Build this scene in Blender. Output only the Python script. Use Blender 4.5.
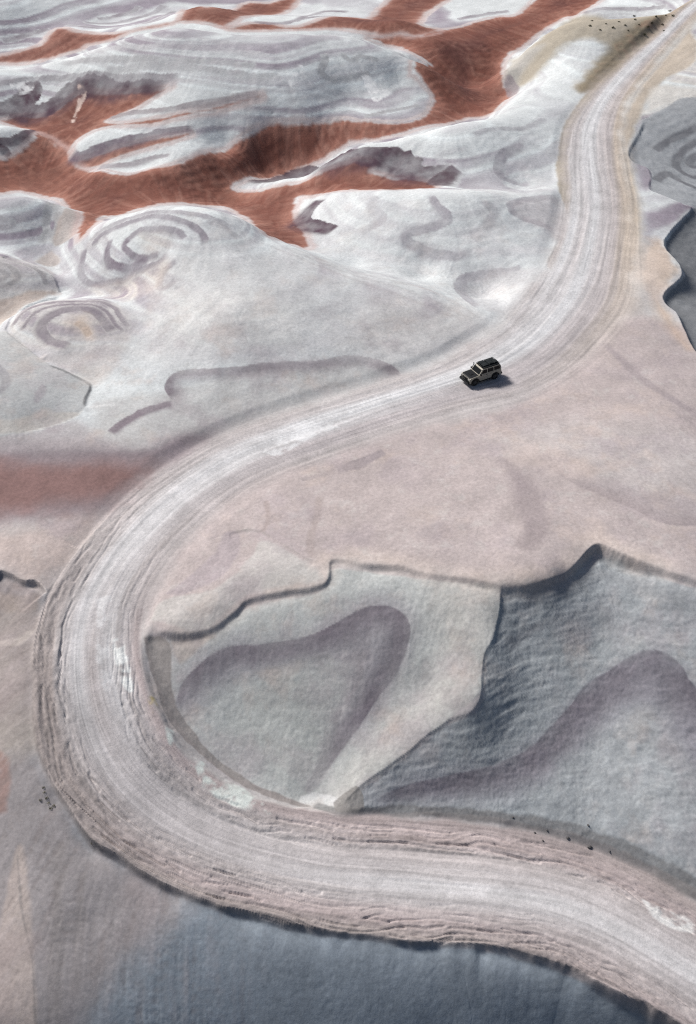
import bpy, bmesh, math, random
import numpy as np
from mathutils import Vector, Matrix, Euler

for o in list(bpy.data.objects):
    bpy.data.objects.remove(o, do_unlink=True)
SC = bpy.context.scene
COL = SC.collection

# ------------------------------------------------------------------ camera
W, H = 696, 1024
CAM_Z, PITCH, VFOV = 62.0, math.radians(38.0), math.radians(50.0)
cam_d = bpy.data.cameras.new('camera')
cam_d.sensor_fit = 'VERTICAL'
cam_d.angle = VFOV
cam_d.clip_start = 0.5
cam_d.clip_end = 4000.0
cam = bpy.data.objects.new('camera', cam_d)
cam.location = (0, 0, CAM_Z)
cam.rotation_euler = (math.pi / 2 - PITCH, 0, 0)
COL.objects.link(cam)
SC.camera = cam
SC.cycles.use_denoising = False      # keep the grain of the ground
SC.cycles.filter_width = 1.15
SC.render.resolution_x, SC.render.resolution_y = W, H

# ------------------------------------------------------------------ light
SUN_EL, SUN_AZ = math.radians(42.0), math.radians(-52.0)   # azimuth from +Y, negative = to the left
wd = bpy.data.worlds.new('World')
SC.world = wd
wd.use_nodes = True
nt = wd.node_tree
sky = nt.nodes.new('ShaderNodeTexSky')
sky.sky_type = 'NISHITA'
sky.sun_disc = False
sky.sun_elevation = SUN_EL
sky.sun_rotation = SUN_AZ
sky.dust_density = 3.0
sky.air_density = 1.0
bg = nt.nodes['Background']
nt.links.new(sky.outputs[0], bg.inputs[0])
bg.inputs[1].default_value = 0.046
sd = bpy.data.lights.new('sun', 'SUN')
sd.energy = 3.2
sd.angle = math.radians(12.0)
sd.color = (1.0, 0.965, 0.93)
sun = bpy.data.objects.new('sun', sd)
to_sun = Vector((math.sin(SUN_AZ) * math.cos(SUN_EL), math.cos(SUN_AZ) * math.cos(SUN_EL), math.sin(SUN_EL)))
sun.rotation_euler = to_sun.to_track_quat('Z', 'Y').to_euler()
sun.location = (-60, 60, 120)
COL.objects.link(sun)
SC.view_settings.view_transform = 'Standard'
SC.view_settings.look = 'None'
SC.view_settings.exposure = 0.58
SC.view_settings.gamma = 1.0
SC.view_settings.use_curve_mapping = False

# ------------------------------------------------------------------ helpers
FPX = (H / 2) / math.tan(VFOV / 2)
CP, SP = math.cos(PITCH), math.sin(PITCH)

def ray(u, v):
    x = (u - W / 2) / FPX
    y = (v - H / 2) / FPX
    return x, CP - y * SP, -(SP + y * CP)

def at(u, v, z):
    """place of the survey mark seen at (u, v) when it lies at height z"""
    dx, dy, dz = ray(u, v)
    t = (z - CAM_Z) / dz
    return dx * t, dy * t

def _hash(ix, iy, seed):
    h = (ix.astype(np.uint32) * np.uint32(374761393) + iy.astype(np.uint32) * np.uint32(668265263)
         + np.uint32((seed * 2246822519) & 0xffffffff))
    h = (h ^ (h >> np.uint32(13))) * np.uint32(1274126177)
    h = h ^ (h >> np.uint32(16))
    return (h & np.uint32(0xffff)).astype(np.float32) / 32767.5 - 1.0

def vnoise(x, y, seed=0):
    x = np.asarray(x, np.float32); y = np.asarray(y, np.float32)
    fx = np.floor(x); fy = np.floor(y)
    ix = fx.astype(np.int64); iy = fy.astype(np.int64)
    tx = x - fx; ty = y - fy
    tx = tx * tx * tx * (tx * (tx * 6 - 15) + 10); ty = ty * ty * ty * (ty * (ty * 6 - 15) + 10)
    a = _hash(ix, iy, seed); b = _hash(ix + 1, iy, seed)
    c = _hash(ix, iy + 1, seed); d = _hash(ix + 1, iy + 1, seed)
    return (a + (b - a) * tx) * (1 - ty) + (c + (d - c) * tx) * ty

def fbm(x, y, octv=4, seed=0, gain=0.5):
    r = np.zeros(np.broadcast(x, y).shape, np.float32); amp = 1.0; tot = 0.0
    ca, sa = math.cos(0.7), math.sin(0.7)
    x = np.asarray(x, np.float32); y = np.asarray(y, np.float32)
    for k in range(octv):
        r += amp * vnoise(x, y, seed + 17 * k); tot += amp
        x, y = (x * ca - y * sa) * 2.03 + 3.7, (x * sa + y * ca) * 2.03 + 9.1
        amp *= gain
    return r / tot

def sstep(a, b, x):
    t = np.clip((x - a) / (b - a), 0, 1)
    return t * t * (3 - 2 * t)

def catmull(P, n=8):
    P = np.asarray(P, float)
    Q = np.vstack([2 * P[0] - P[1], P, 2 * P[-1] - P[-2]])
    out = []
    for i in range(1, len(Q) - 2):
        a, b, c, d = Q[i - 1], Q[i], Q[i + 1], Q[i + 2]
        for k in range(n):
            t = k / n
            out.append(0.5 * (2 * b + (c - a) * t + (2 * a - 5 * b + 4 * c - d) * t * t + (3 * b - a - 3 * c + d) * t ** 3))
    out.append(P[-1])
    return np.array(out)

def near_line(px, py, L, cull=None):
    """distance, arc length and side to polyline L for points; cull limits the reach in metres"""
    L = np.asarray(L, np.float32)
    best = np.full(px.shape, 1e9, np.float32)
    arc = np.zeros(px.shape, np.float32)
    side = np.ones(px.shape, np.float32)
    s0 = 0.0
    for i in range(len(L) - 1):
        ax, ay = L[i]; bx, by = L[i + 1]
        ex, ey = bx - ax, by - ay
        ln2 = ex * ex + ey * ey + 1e-12
        ln = math.sqrt(ln2)
        if cull is not None:
            m = (px > min(ax, bx) - cull) & (px < max(ax, bx) + cull) & (py > min(ay, by) - cull) & (py < max(ay, by) + cull)
            ii = np.nonzero(m)[0]
            if len(ii) == 0:
                s0 += ln; continue
            x = px[ii]; y = py[ii]
        else:
            ii = slice(None); x = px; y = py
        t = np.clip(((x - ax) * ex + (y - ay) * ey) / ln2, 0, 1)
        dx = x - (ax + t * ex); dy = y - (ay + t * ey)
        d = dx * dx + dy * dy
        b = best[ii]
        up = d < b
        cr = ex * (y - ay) - ey * (x - ax)
        best[ii] = np.where(up, d, b)
        arc[ii] = np.where(up, s0 + t * ln, arc[ii])
        side[ii] = np.where(up, np.where(cr >= 0, 1.0, -1.0), side[ii])
        s0 += ln
    return np.sqrt(best), arc, side

def in_poly(px, py, L):
    L = np.asarray(L, np.float32)
    ins = np.zeros(px.shape, bool)
    n = len(L)
    for i in range(n):
        ax, ay = L[i]; bx, by = L[(i + 1) % n]
        if ay == by: continue
        c = ((ay > py) != (by > py)) & (px < (bx - ax) * (py - ay) / (by - ay) + ax)
        ins ^= c
    return ins
# ------------------------------------------------------------------ relief: survey marks (u, v, height)
ROAD = [  # outer edge, inner edge, height
    ((760, 1075), (800, 965), -13.2), ((640, 1000), (690, 900), -12.2), ((560, 962), (600, 852), -11.7), ((480, 943), (510, 830), -11.3),
    ((400, 937), (420, 820), -11.0), ((310, 925), (335, 816), -10.5), ((215, 903), (262, 802), -9.8),
    ((130, 865), (205, 774), -8.8), ((75, 815), (168, 740), -7.6), ((42, 750), (148, 697), -6.4),
    ((33, 680), (138, 657), -5.3), ((40, 620), (140, 615), -4.4), ((65, 570), (150, 585), -3.6),
    ((100, 525), (175, 548), -2.9), ((150, 480), (215, 510), -2.2), ((210, 442), (270, 475), -1.6),
    ((280, 415), (335, 450), -1.0), ((350, 393), (400, 428), -0.5), ((420, 370), (460, 410), -0.15),
    ((478, 345), (520, 395), 0.1), ((520, 315), (575, 360), 0.5), ((548, 275), (618, 312), 1.0),
    ((562, 235), (632, 255), 1.6), ((567, 195), (634, 205), 2.3), ((566, 160), (626, 160), 3.2),
    ((572, 130), (622, 125), 4.0), ((592, 95), (632, 95), 5.2), ((622, 65), (655, 65), 6.8),
    ((655, 35), (680, 37), 9.0), ((685, 8), (698, 15), 11.6), ((715, -12), (724, -6), 14.0)]
rc = []
for o_, i_, z_ in ROAD:
    a = np.array(at(*o_, z_)); b = np.array(at(*i_, z_))
    rc.append([*((a + b) / 2), z_, np.linalg.norm(a - b) / 2])
RC = catmull(rc, 10)          # x, y, z, half width

PTS = []
def boost(u, v, z):
    k = 1 + .38 * max(0, min(1, (262 - v) / 60)) * max(0, min(1, (520 - u) / 60))
    return z * k
def mark(*p):
    for u, v, z in p:
        z = boost(u, v, z)
        X_, Y_ = at(u, v, z)
        PTS.append((X_, Y_, z, .003 * min(math.hypot(X_, Y_), 250) ** 1.55))
def line(P, back=None, front=None):
    """a run of marks; back = (metres, drop): the ground falls away behind a crest"""
    P = [(u, v, boost(u, v, z)) for u, v, z in P]
    Q = np.array([(*at(u, v, z), z) for u, v, z in P])
    for i in range(len(Q) - 1):
        L = np.linalg.norm(Q[i + 1, :2] - Q[i, :2])
        st = max(0.9, 0.022 * np.linalg.norm(Q[i, :2]))
        n = max(1, int(L / st))
        for k in range(n):
            PTS.append((*(Q[i] + (Q[i + 1] - Q[i]) * k / n), .0012 * np.linalg.norm(Q[i, :2])))
    PTS.append((*Q[-1], .3))
    if back:
        for q in Q:
            r = math.hypot(q[0], q[1])
            PTS.append((q[0] * (1 + back[0] / r), q[1] * (1 + back[0] / r), q[2] - back[1], .025 * r))

# road bed
for k in range(0, len(RC), 4):
    x, y, z, hw = RC[k]
    t = RC[min(k + 1, len(RC) - 1)] - RC[max(k - 1, 0)]
    n = np.array([-t[1], t[0]]); n /= np.linalg.norm(n)
    for s in (-1, 0, 1):
        PTS.append((x + n[0] * hw * s, y + n[1] * hw * s, z, .3))

# slope under the bend
line([(700, 1062, -15.9), (560, 1024, -15.0), (400, 1024, -14.6), (250, 1024, -14.4), (120, 1024, -13.8), (40, 1024, -13.4), (-20, 1024, -13.4), (-100, 1000, -16)])
mark((400, 1200, -24), (150, 1200, -22), (0, 1200, -21), (696, 1200, -27), (100, 920, -10.9), (30, 900, -10.5), (0, 880, -10.6), (-60, 900, -13), (50, 850, -9.2))
mark((0, 760, -7.4), (0, 700, -6.5), (0, 650, -5.7), (10, 615, -5.0), (-60, 700, -9), (-60, 600, -7), (0, 820, -9))
line([(-30, 562, -3.4), (0, 572, -3.5), (30, 580, -3.5), (45, 590, -3.6)])
mark((0, 592, -4.6), (22, 602, -4.7))
# reddish apron left of the road
mark((0, 545, -3.1), (60, 540, -2.9), (0, 480, -1.8), (100, 480, -1.9), (0, 445, -0.9), (80, 442, -0.9), (150, 445, -1.2))
# grey hill at the left edge
line([(-30, 322, .8), (5, 332, .7), (41, 360, .5), (67, 371, .3), (90, 384, -.1), (84, 408, -.4), (69, 420, -.6), (20, 433, -.6), (0, 437, -.6)])
mark((0, 385, 1.5), (30, 392, 1.1), (0, 352, 1.3), (-60, 370, 1.5), (97, 380, -.5), (74, 362, -.5), (48, 350, -.3))
# small ringed dome
line([(-10, 334, -.3), (8, 322, .6), (22, 309, 1.6), (40, 302, 2.1), (60, 299, 2.3), (100, 298, 2.3), (122, 305, 1.9)], back=(5, 3.0))
mark((65, 318, 2.6), (40, 335, 1.2), (65, 345, 1.5), (100, 345, 1.2), (108, 322, 2.1), (60, 293, -1.2), (18, 300, -1.2), (30, 345, .3), (60, 365, .3))
mark((130, 335, 1.0), (150, 380, .5), (100, 400, -.1), (150, 420, -.5), (128, 312, 1.5))
# big dome
line([(60, 256, .5), (75, 240, 2.2), (110, 219, 4.2), (148, 209.5, 5.5), (179, 206.5, 6), (214, 210, 6), (244, 220, 5.4), (268, 238, 4.4), (302, 250, 4.0), (354, 273, 3.2), (423, 289, 2.0), (480, 317, .8)], back=(9, 4.5))
mark((75, 262, 1.4), (120, 250, 4.4), (95, 285, 1.0), (170, 255, 5.2), (220, 250, 5.5), (300, 290, 4.0), (380, 312, 2.5), (440, 332, 1.2),
     (350, 345, 1.4), (250, 350, 1.8), (200, 365, 1.0), (185, 318, 3.0), (140, 288, 2.1), (230, 305, 4.5), (170, 225, 5.9), (270, 265, 4.8), (115, 296, .5), (158, 268, 3.6))
mark((300, 377, .4), (200, 402, -.1), (400, 366, .4), (240, 410, -.6))
# white hill at the left edge and the banded one before it
line([(-30, 197, 3.2), (0, 196, 3.2), (21, 193.5, 3.4), (45, 199, 3.0), (65, 206, 2.6), (81, 213, 1.9)], back=(9, 6.0))
mark((78, 230, .8), (70, 240, .2), (30, 215, 2.8), (0, 220, 2.6), (55, 225, 1.9), (0, 245, .5), (35, 252, -.2), (58, 258, -.7))
line([(-30, 250, 2.0), (0, 254, 2.0), (28, 261, 1.9), (45, 267, 1.4), (52, 272, .9), (57, 285, .1), (60, 295, -.8)], back=(4, 2.6))
mark((0, 275, 1.5), (25, 280, 1.0), (0, 300, .2), (40, 292, .0), (0, 318, -.6))
# pale hill beyond the big dome
line([(302, 198, -.6), (333, 193.5, 1.8), (378, 192, 3.0), (423, 190.5, 3.6), (470, 192, 3.9), (520, 195.5, 3.4), (559, 190, 2.9)], back=(7, 3.2))
mark((350, 240, 1.0), (400, 272, .9), (400, 230, 2.2), (450, 250, 2.2), (500, 250, 2.1), (540, 250, 1.7), (450, 215, 3.1), (520, 212, 2.9), (555, 205, 2.6),
     (480, 290, 1.0), (520, 290, .9), (330, 225, -.2), (308, 215, -1.4), (320, 252, -.6), (370, 268, .1), (440, 286, .8), (500, 320, .3))
# long ridge with the purple edge
line([(230, 188.5, -2.4), (262, 181, -1.2), (290, 174, .0), (320, 164, 1.4), (345, 147, 2.8), (368, 142, 3.5), (409, 135, 4.2), (468, 120.5, 5.0), (489, 118.5, 5.0)], back=(8, 5.5))
mark((350, 166, 1.8), (400, 160, 2.8), (450, 150, 3.8), (500, 140, 4.5), (540, 140, 4.2), (450, 175, 2.8), (500, 172, 3.6), (540, 168, 3.4), (400, 182, .2), (340, 183, -1.2), (280, 192, -3), (500, 187, 2.4), (440, 186, 1.4),
     (250, 202, -3.6))
# red valley
mark((220, 170, -1.5), (170, 181, -1.9), (262, 158, -.9), (0, 180, -3), (60, 188, -3.5), (100, 194, -3.8), (150, 198, -4), (200, 200, -4), (245, 214, -4), (290, 236, -3.2), (62, 200, -3.2), (86, 225, -3), (300, 165, -2.1), (320, 152, -1.6), (250, 180, -2.8), (350, 138, -1.6), (300, 145, .1), (270, 150, -.3), (400, 128, -2), (450, 114, -1.2), (482, 110, -.6))
# white capped hills over the red slope
line([(97, 168, .0), (125, 172, -.2), (150, 166, .4), (175, 161, .6), (200, 153, .8), (230, 146, .9), (244, 134, 1.2), (271, 124, 1.7), (310, 122, 2.0), (344, 117, 2.2), (361, 120, 2.1), (402, 120, 2.1), (423, 115, 2.1), (430, 106, 2.0)])
line([(327, 44, 7), (351, 43, 7), (385, 48, 6.6), (416, 60, 5.6), (433, 67, 4.8), (450, 77, 3.6), (466, 88, 2.0)], back=(10, 5.5))
mark((350, 75, 5.3), (380, 95, 3.8), (300, 100, 4.1), (250, 112, 3.0), (200, 137, 1.9), (300, 72, 5.9), (293, 78, 5.7), (410, 90, 4.0), (330, 60, 6.2), (440, 95, 1.6))
mark((400, 42, .5), (440, 62, -.4), (472, 84, -.5), (485, 104, -1))
line([(-30, 68, 3), (0, 66.5, 3), (28, 66, 3.2), (83, 52, 5.2), (131, 34.5, 7.6), (166, 26.5, 8.5), (186, 25.5, 8.6), (221, 31, 8.1), (264, 33.5, 7.8), (327, 31, 7.8), (351, 33.5, 7), (389, 45, 4.6)], back=(10, 6))
mark((150, 60, 6.4), (200, 70, 5.8), (250, 60, 6.6), (100, 80, 4), (50, 83, 3), (180, 95, 4.0), (0, 92, 1.8), (270, 85, 5.2), (100, 95, 2.2), (150, 92, 3.2))
mark((60, 102, -.2), (30, 116, -1.2), (0, 132, -1), (110, 110, .4), (150, 112, 1.4), (90, 122, -.6))
line([(66, 156, -1), (75, 146, .2), (100, 131, 1.2), (150, 126.5, 1.9), (195, 123, 2.2)])
mark((125, 150, .4), (165, 140, 1.4), (95, 158, -.6))
line([(-10, 124, 1.6), (12, 127, 1.2), (30, 132, .3)], back=(7, 3)); mark((0, 142, .2), (20, 150, -1.2), (45, 160, -2.4), (0, 160, -1.6), (45, 135, -1.2))
# far hills
mark((0, 60, -1), (50, 55, -1), (60, 47, -.8), (110, 38, -.5), (160, 24, 0), (240, 22, .2), (300, 24, .6), (380, 34, .8), (20, 50, -.6))
line([(60, 28, 2), (100, 30, 2.4), (150, 24, 2.8), (180, 12, 2.6)])
mark((0, 32, 1.6), (60, 18, 4), (130, 8, 6), (60, 3, 6), (0, 0, 5), (0, 15, 4), (220, 12, 1.4), (200, 18, .6), (285, 3, 2), (250, 16, 2.6), (330, 10, 5), (380, 8, 6), (300, 12, 4.2),
     (440, 30, 4), (480, 42, 3.6), (500, 22, 6), (440, 10, 7), (400, 25, 3.2), (500, 70, .6), (470, 60, 1.8), (0, -25, 8), (200, -25, 9), (400, -25, 10), (600, -25, 14), (540, 8, 6))
# ochre hill under the top of the road
line([(489, 118, 4.6), (505, 104, 3.4), (516, 93, 3.2), (503, 80, 3.0), (504, 64, 4.6), (535, 38, 7.4), (563, 21.5, 9.6), (577, 17.5, 10.2), (611, 16.5, 10.8), (635, 14.5, 11.2), (663, 9, 12.2), (690, 2, 13.5)], back=(9, 7))
mark((525, 88, 4.6), (540, 75, 6.2), (580, 60, 8.0), (600, 40, 9.2), (560, 108, 5.2), (535, 118, 4.9), (560, 45, 8.0), (640, 30, 10))
mark((510, 55, 1), (545, 22, 3.6), (585, 8, 6))
# right flank of the road
mark((655, 60, 7.0), (680, 80, 6.4), (696, 50, 9), (690, 108, 4.2), (660, 108, 4.8), (640, 128, 3.8))
line([(644, 121, 4), (628, 154, 3), (646, 167, 2.6), (651, 180, 2.4), (683, 203, 1.8), (694, 204, 1.6), (680, 220, 1.5), (665, 240, 1.2), (677, 261, 1), (683, 273, .9), (663, 297, .6), (677, 314, .4), (694, 350, 0), (725, 385, -.3)])
mark((690, 150, 1.0), (696, 180, .0), (668, 150, 2.0), (696, 232, -1.6), (696, 300, -2), (735, 300, -5), (740, 200, -4), (690, 130, 2.8))
# pink table
mark((590, 460, .5), (500, 470, .05), (640, 420, .5), (480, 560, -1.0), (660, 545, -.7), (258, 572, -1.65), (215, 602, -2.55), (180, 618, -3.3), (300, 575, -1.6), (640, 230, 1.5), (650, 330, .6), (600, 380, .3), (680, 420, .1), (560, 430, .0), (450, 450, -.4), (380, 480, -.8), (300, 500, -1.3), (250, 540, -2.1), (200, 590, -2.9), (450, 540, -.7), (560, 500, -.2), (650, 500, -.1))
LIP = [(143, 632, -4.2), (160, 632, -4.2), (190, 635, -4.1), (215, 628, -3.8), (235, 612, -3.3), (250, 600, -2.9), (290, 592, -2.3), (318, 586, -1.9), (328, 578, -1.7), (330, 562, -1.5), (345, 561, -1.4), (365, 565, -1.3), (400, 567, -1.1), (430, 575, -1.1), (470, 580, -1.0), (500, 585, -.9), (530, 584, -.8), (555, 578, -.7), (575, 565, -.6), (590, 549, -.5), (600, 546, -.5), (615, 553, -.6), (640, 562, -.7), (670, 573, -.9), (696, 582, -1.1), (740, 600, -1.6)]
line(LIP)
# slopes below the table
line([(500, 592, -1.6), (499, 615, -2.4), (493, 640, -3.2), (483, 660, -4.0), (482, 690, -5.0), (470, 712, -6.0), (445, 720, -6.6), (410, 750, -8.2), (375, 775, -9.3), (342, 803, -10.3)])
mark((440, 640, -3.8), (430, 690, -6.2), (380, 640, -3.9), (380, 720, -7.8), (320, 640, -4.2), (300, 700, -6.9), (340, 760, -9.4), (240, 650, -4.9), (240, 720, -7.9), (290, 770, -9.6), (200, 670, -5.6), (400, 600, -2.5), (300, 610, -3.2))
line([(152, 640, -5.0), (160, 680, -6.3), (180, 725, -7.8), (220, 765, -9.3), (262, 790, -10.2), (300, 804, -10.9), (330, 808, -10.9)])
mark((560, 596, -2.6), (530, 610, -3.0), (520, 650, -4.6), (515, 700, -6.5), (500, 740, -8.1), (450, 790, -10.3), (420, 800, -10.6), (400, 790, -10.1), (600, 580, -2.2), (600, 640, -4.4), (600, 700, -6.5), (590, 760, -8.8), (690, 620, -2.9), (690, 700, -5.8), (690, 780, -8.4), (690, 860, -10.8),
     (640, 590, -2.1), (640, 660, -4.4), (560, 800, -10.0), (500, 815, -10.8), (620, 820, -10.2))
line([(400, 806, -10.7), (450, 812, -10.9), (520, 818, -11.0), (580, 836, -11.2), (640, 860, -11.4), (696, 890, -11.9)])
# beyond the frame
mark((-200, 300, 0), (-200, 500, -5), (880, 520, -5), (900, 300, -6), (900, 700, -9), (-200, 150, -2), (850, 80, 8), (-250, 20, 3), (900, -20, 12), (-400, 1100, -22), (1100, 1100, -22), (350, 1700, -34), (0, 1700, -32), (696, 1700, -34))

PTS = np.array(PTS)
# thin out marks that nearly coincide
keep = []
for i, p in enumerate(PTS):
    if all((PTS[j, 0] - p[0]) ** 2 + (PTS[j, 1] - p[1]) ** 2 > 0.12 for j in keep[-400:]):
        keep.append(i)
PTS = PTS[keep]
def rbf_fit(P):
    n = len(P)
    d = np.sqrt((P[:, None, 0] - P[None, :, 0]) ** 2 + (P[:, None, 1] - P[None, :, 1]) ** 2 + 0.25)
    A = np.zeros((n + 3, n + 3))
    A[:n, :n] = d - np.diag(P[:, 3])
    A[:n, n] = A[n, :n] = 1
    A[:n, n + 1] = A[n + 1, :n] = P[:, 0] / 100
    A[:n, n + 2] = A[n + 2, :n] = P[:, 1] / 100
    return np.linalg.solve(A, np.concatenate([P[:, 2], [0, 0, 0]]))
RW = rbf_fit(PTS)
def rbf(x, y):
    sh = x.shape; x = x.ravel(); y = y.ravel()
    out = np.empty(len(x), np.float32); n = len(PTS)
    cx = PTS[:, 0].astype(np.float32); cy = PTS[:, 1].astype(np.float32); w = RW[:n].astype(np.float32)
    for i in range(0, len(x), 8192):
        a = x[i:i + 8192, None].astype(np.float32); b = y[i:i + 8192, None].astype(np.float32)
        out[i:i + 8192] = np.sqrt((a - cx) ** 2 + (b - cy) ** 2 + 0.25) @ w
    return (out + RW[n] + RW[n + 1] * x / 100 + RW[n + 2] * y / 100).reshape(sh)

# ------------------------------------------------------------------ terrain grid: fine where the ground is near, coarser far off
def steps(segs):
    out = [segs[0][0]]
    for a, b, h in segs:
        n = max(1, int(round((b - a) / h)))
        out += list(a + (b - a) * np.arange(1, n + 1) / n)
    return np.array(out)
D2 = math.radians
TH = steps([(D2(-58), D2(-34), .02), (D2(-34), D2(-20.5), .0019), (D2(-20.5), D2(20.5), .00105), (D2(20.5), D2(34), .0019), (D2(34), D2(58), .02)])
LR = steps([(math.log(9), math.log(33), .03), (math.log(33), math.log(300), .00185), (math.log(300), math.log(1200), .03)])
NT, NR = len(TH), len(LR)
def coarse(a, k=3):
    i = np.arange(0, len(a), k)
    if i[-1] != len(a) - 1: i = np.append(i, len(a) - 1)
    return i
ci, cj = coarse(LR), coarse(TH)
cr = np.exp(LR[ci])[:, None]; ct = TH[cj][None, :]
ZC = rbf(cr * np.sin(ct), cr * np.cos(ct))
far = np.clip((cr - 300) / 500, 0, 1)
ZC = ZC * (1 - far) + 6.0 * far
def up(Zc, a_c, a_f, axis):
    if axis == 0:
        return np.stack([np.interp(a_f, a_c, Zc[:, j]) for j in range(Zc.shape[1])], 1)
    return np.stack([np.interp(a_f, a_c, Zc[i]) for i in range(Zc.shape[0])], 0)
Z0 = up(up(ZC, LR[ci], LR, 0), TH[cj], TH, 1).astype(np.float32)
def blur(Z, k):
    for ax in (0, 1):
        for _ in range(k):
            Zp = np.pad(Z, [(1, 1) if a == ax else (0, 0) for a in (0, 1)], mode='edge')
            if ax == 0: Z = 0.25 * Zp[:-2] + 0.5 * Zp[1:-1] + 0.25 * Zp[2:]
            else: Z = 0.25 * Zp[:, :-2] + 0.5 * Zp[:, 1:-1] + 0.25 * Zp[:, 2:]
    return Z
Z0 = blur(Z0, 9)
R2 = np.exp(LR)[:, None]
fk = sstep(95, 150, R2)
Z0 = (Z0 * (1 - fk) + blur(Z0.copy(), 45) * fk).astype(np.float32)
X = (R2 * np.sin(TH)[None, :]).astype(np.float32)
Y = (R2 * np.cos(TH)[None, :]).astype(np.float32)
def zat(x, y, Z):
    """height of the sheet Z at world places"""
    r = np.hypot(x, y); th = np.arctan2(x, y)
    fi = np.interp(np.log(r), LR, np.arange(NR)); fj = np.interp(th, TH, np.arange(NT))
    i = np.clip(fi.astype(int), 0, NR - 2); j = np.clip(fj.astype(int), 0, NT - 2)
    a = fi - i; b = fj - j
    return (Z[i, j] * (1 - a) + Z[i + 1, j] * a) * (1 - b) + (Z[i, j + 1] * (1 - a) + Z[i + 1, j + 1] * a) * b
TS = np.concatenate([np.arange(55, 140, .25), np.arange(140, 330, .5)])
def ground(P):
    """where sight lines to survey marks meet the ground"""
    out = []
    for u, v in P:
        dx, dy, dz = ray(u, v)
        x = dx * TS; y = dy * TS; z = CAM_Z + dz * TS
        g = zat(x, y, Z0) - z
        k = np.nonzero(g > 0)[0]
        if len(k) == 0:
            t = TS[-1]
        else:
            k = k[0]
            t = TS[k] if k == 0 else TS[k - 1] + (TS[k] - TS[k - 1]) * (-g[k - 1]) / (g[k] - g[k - 1])
        out.append((dx * t, dy * t))
    return np.array(out)
# ------------------------------------------------------------------ surface: road bed, scarps, fine relief
x = X.ravel(); y = Y.ravel(); z = Z0.ravel().copy()
NV = len(x)
rr = np.hypot(x, y)
n_a = fbm(x / 9, y / 9, 4, 1)
n_b = fbm(x / 2.2, y / 2.2, 4, 5)
n_c = fbm(x / 30, y / 30, 3, 9)
n_d = fbm(x / .7, y / .7, 3, 31)

rd, rs, rside = near_line(x, y, RC[:, :2], cull=16)
RF = catmull(rc, 44)                             # the same line, finer, for places on the road itself
nr_ = np.nonzero(rd < 9)[0]
rd[nr_], rs_f, rside[nr_] = near_line(x[nr_], y[nr_], RF[:, :2], cull=9.5)
arcf = np.concatenate([[0], np.cumsum(np.hypot(*np.diff(RF[:, :2], axis=0).T))])
arc0 = np.concatenate([[0], np.cumsum(np.hypot(*np.diff(RC[:, :2], axis=0).T))])
rs[nr_] = np.interp(rs_f, arcf[::44], arc0[::10])
arcs = np.concatenate([[0], np.cumsum(np.hypot(*np.diff(RC[:, :2], axis=0).T))])
SK = arcs[::10]                                   # arc length at each surveyed pair
hw = np.interp(rs, arcs, RC[:, 3]).astype(np.float32)
rz = np.interp(rs, arcs, RC[:, 2]).astype(np.float32)
q = -rside * rd / hw                              # -1 outer edge .. 1 inner edge
dout = rd - hw + 0.34 * fbm(rs / 2.8, rside * 7.0, 3, 12, .5) * sstep(110, 40, rr)
def along(*kv):
    return np.interp(rs, [SK[k] for k, _ in kv], [v for _, v in kv]).astype(np.float32)
low_edge = along((0, 1), (8, 1), (10, .6), (12, .25), (14, 0)) * (rside > 0)
tight = along((0, 1), (10, 1), (12, .0)) * (rside < 0)
bw = np.where(low_edge > .2, 0.35, 2.2 - 1.5 * tight)
wroad = 1 - sstep(0, 1, np.clip(dout, 0, 9) / bw)
# ruts and windrows that follow the road
wob = 0.35 * fbm(rs / 14, q * 1.5, 3, 40)
dm = q * hw + .45 * fbm(rs / 4.5, q * 2, 3, 43)
rut1 = vnoise((q + wob * .3) * 9, rs / 22, 41)
rut2 = vnoise((q + wob * .2) * 22, rs / 9, 42)
rough = along((0, .25), (4, .3), (6, .8), (9, 1), (11, .85), (13, .4), (15, .12), (30, .1)) * sstep(-.22, -.5, q + .1 * rut1) * sstep(-1.15, -1.0, q)
rough = np.maximum(rough, along((0, .8), (3, .9), (5, .8), (6, .6), (8, .6), (10, .45), (12, .2), (14, .0)) * sstep(.3, .5, q + .12 * rut1) * (1 - sstep(.8, 1.0, q)))
rough = np.maximum(rough, along((0, .7), (5, .85), (6, .6), (7, 0)) * sstep(-.5, -.75, q + .1 * rut1) * sstep(-1.1, -1.0, q))
patch = fbm(rs / 6, q * 5, 3, 52)
def seams(pitch, seed, wander, gate_len, thr):
    c = (q * hw + wander * fbm(rs / 8, q * .8, 3, seed)) / pitch
    k = np.floor(c); f = np.abs(c - k - .5) * 2
    on = sstep(thr, thr + .25, vnoise(k * 7.31 + 2.7, rs / gate_len, seed + 1))
    return sstep(.42, .1, f) * on
cracks = seams(.5, 48, 1.3, 2.2, -.2) + seams(.8, 58, 1.1, 1.6, -.05)
wind = vnoise(dm / .8, rs / 9, 47)
cl = fbm(rs / .6, dm / .32, 3, 45)
ruts = 0.03 * rut1 + 0.015 * rut2 + rough * (0.09 * wind + .07 * cl - .12 * cracks)
crown = -0.05 * q * q
z = z + (rz + crown + ruts - z) * wroad
# the made edge breaks off to the lower side
fall = np.clip(dout - .05, 0, 40)
z -= low_edge * np.clip(.7 + .7 * fbm(rs / 3.5, q * 0, 3, 62), .25, 1.3) * 1.25 * (1 - np.exp(-fall / .26)) * np.exp(-fall / .9)
z += along((0, .14), (8, .2), (11, .15), (13, 0)) * np.exp(-((dout + .25) / .22) ** 2) * (rside > 0) * (.6 + .6 * n_b)

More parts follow.
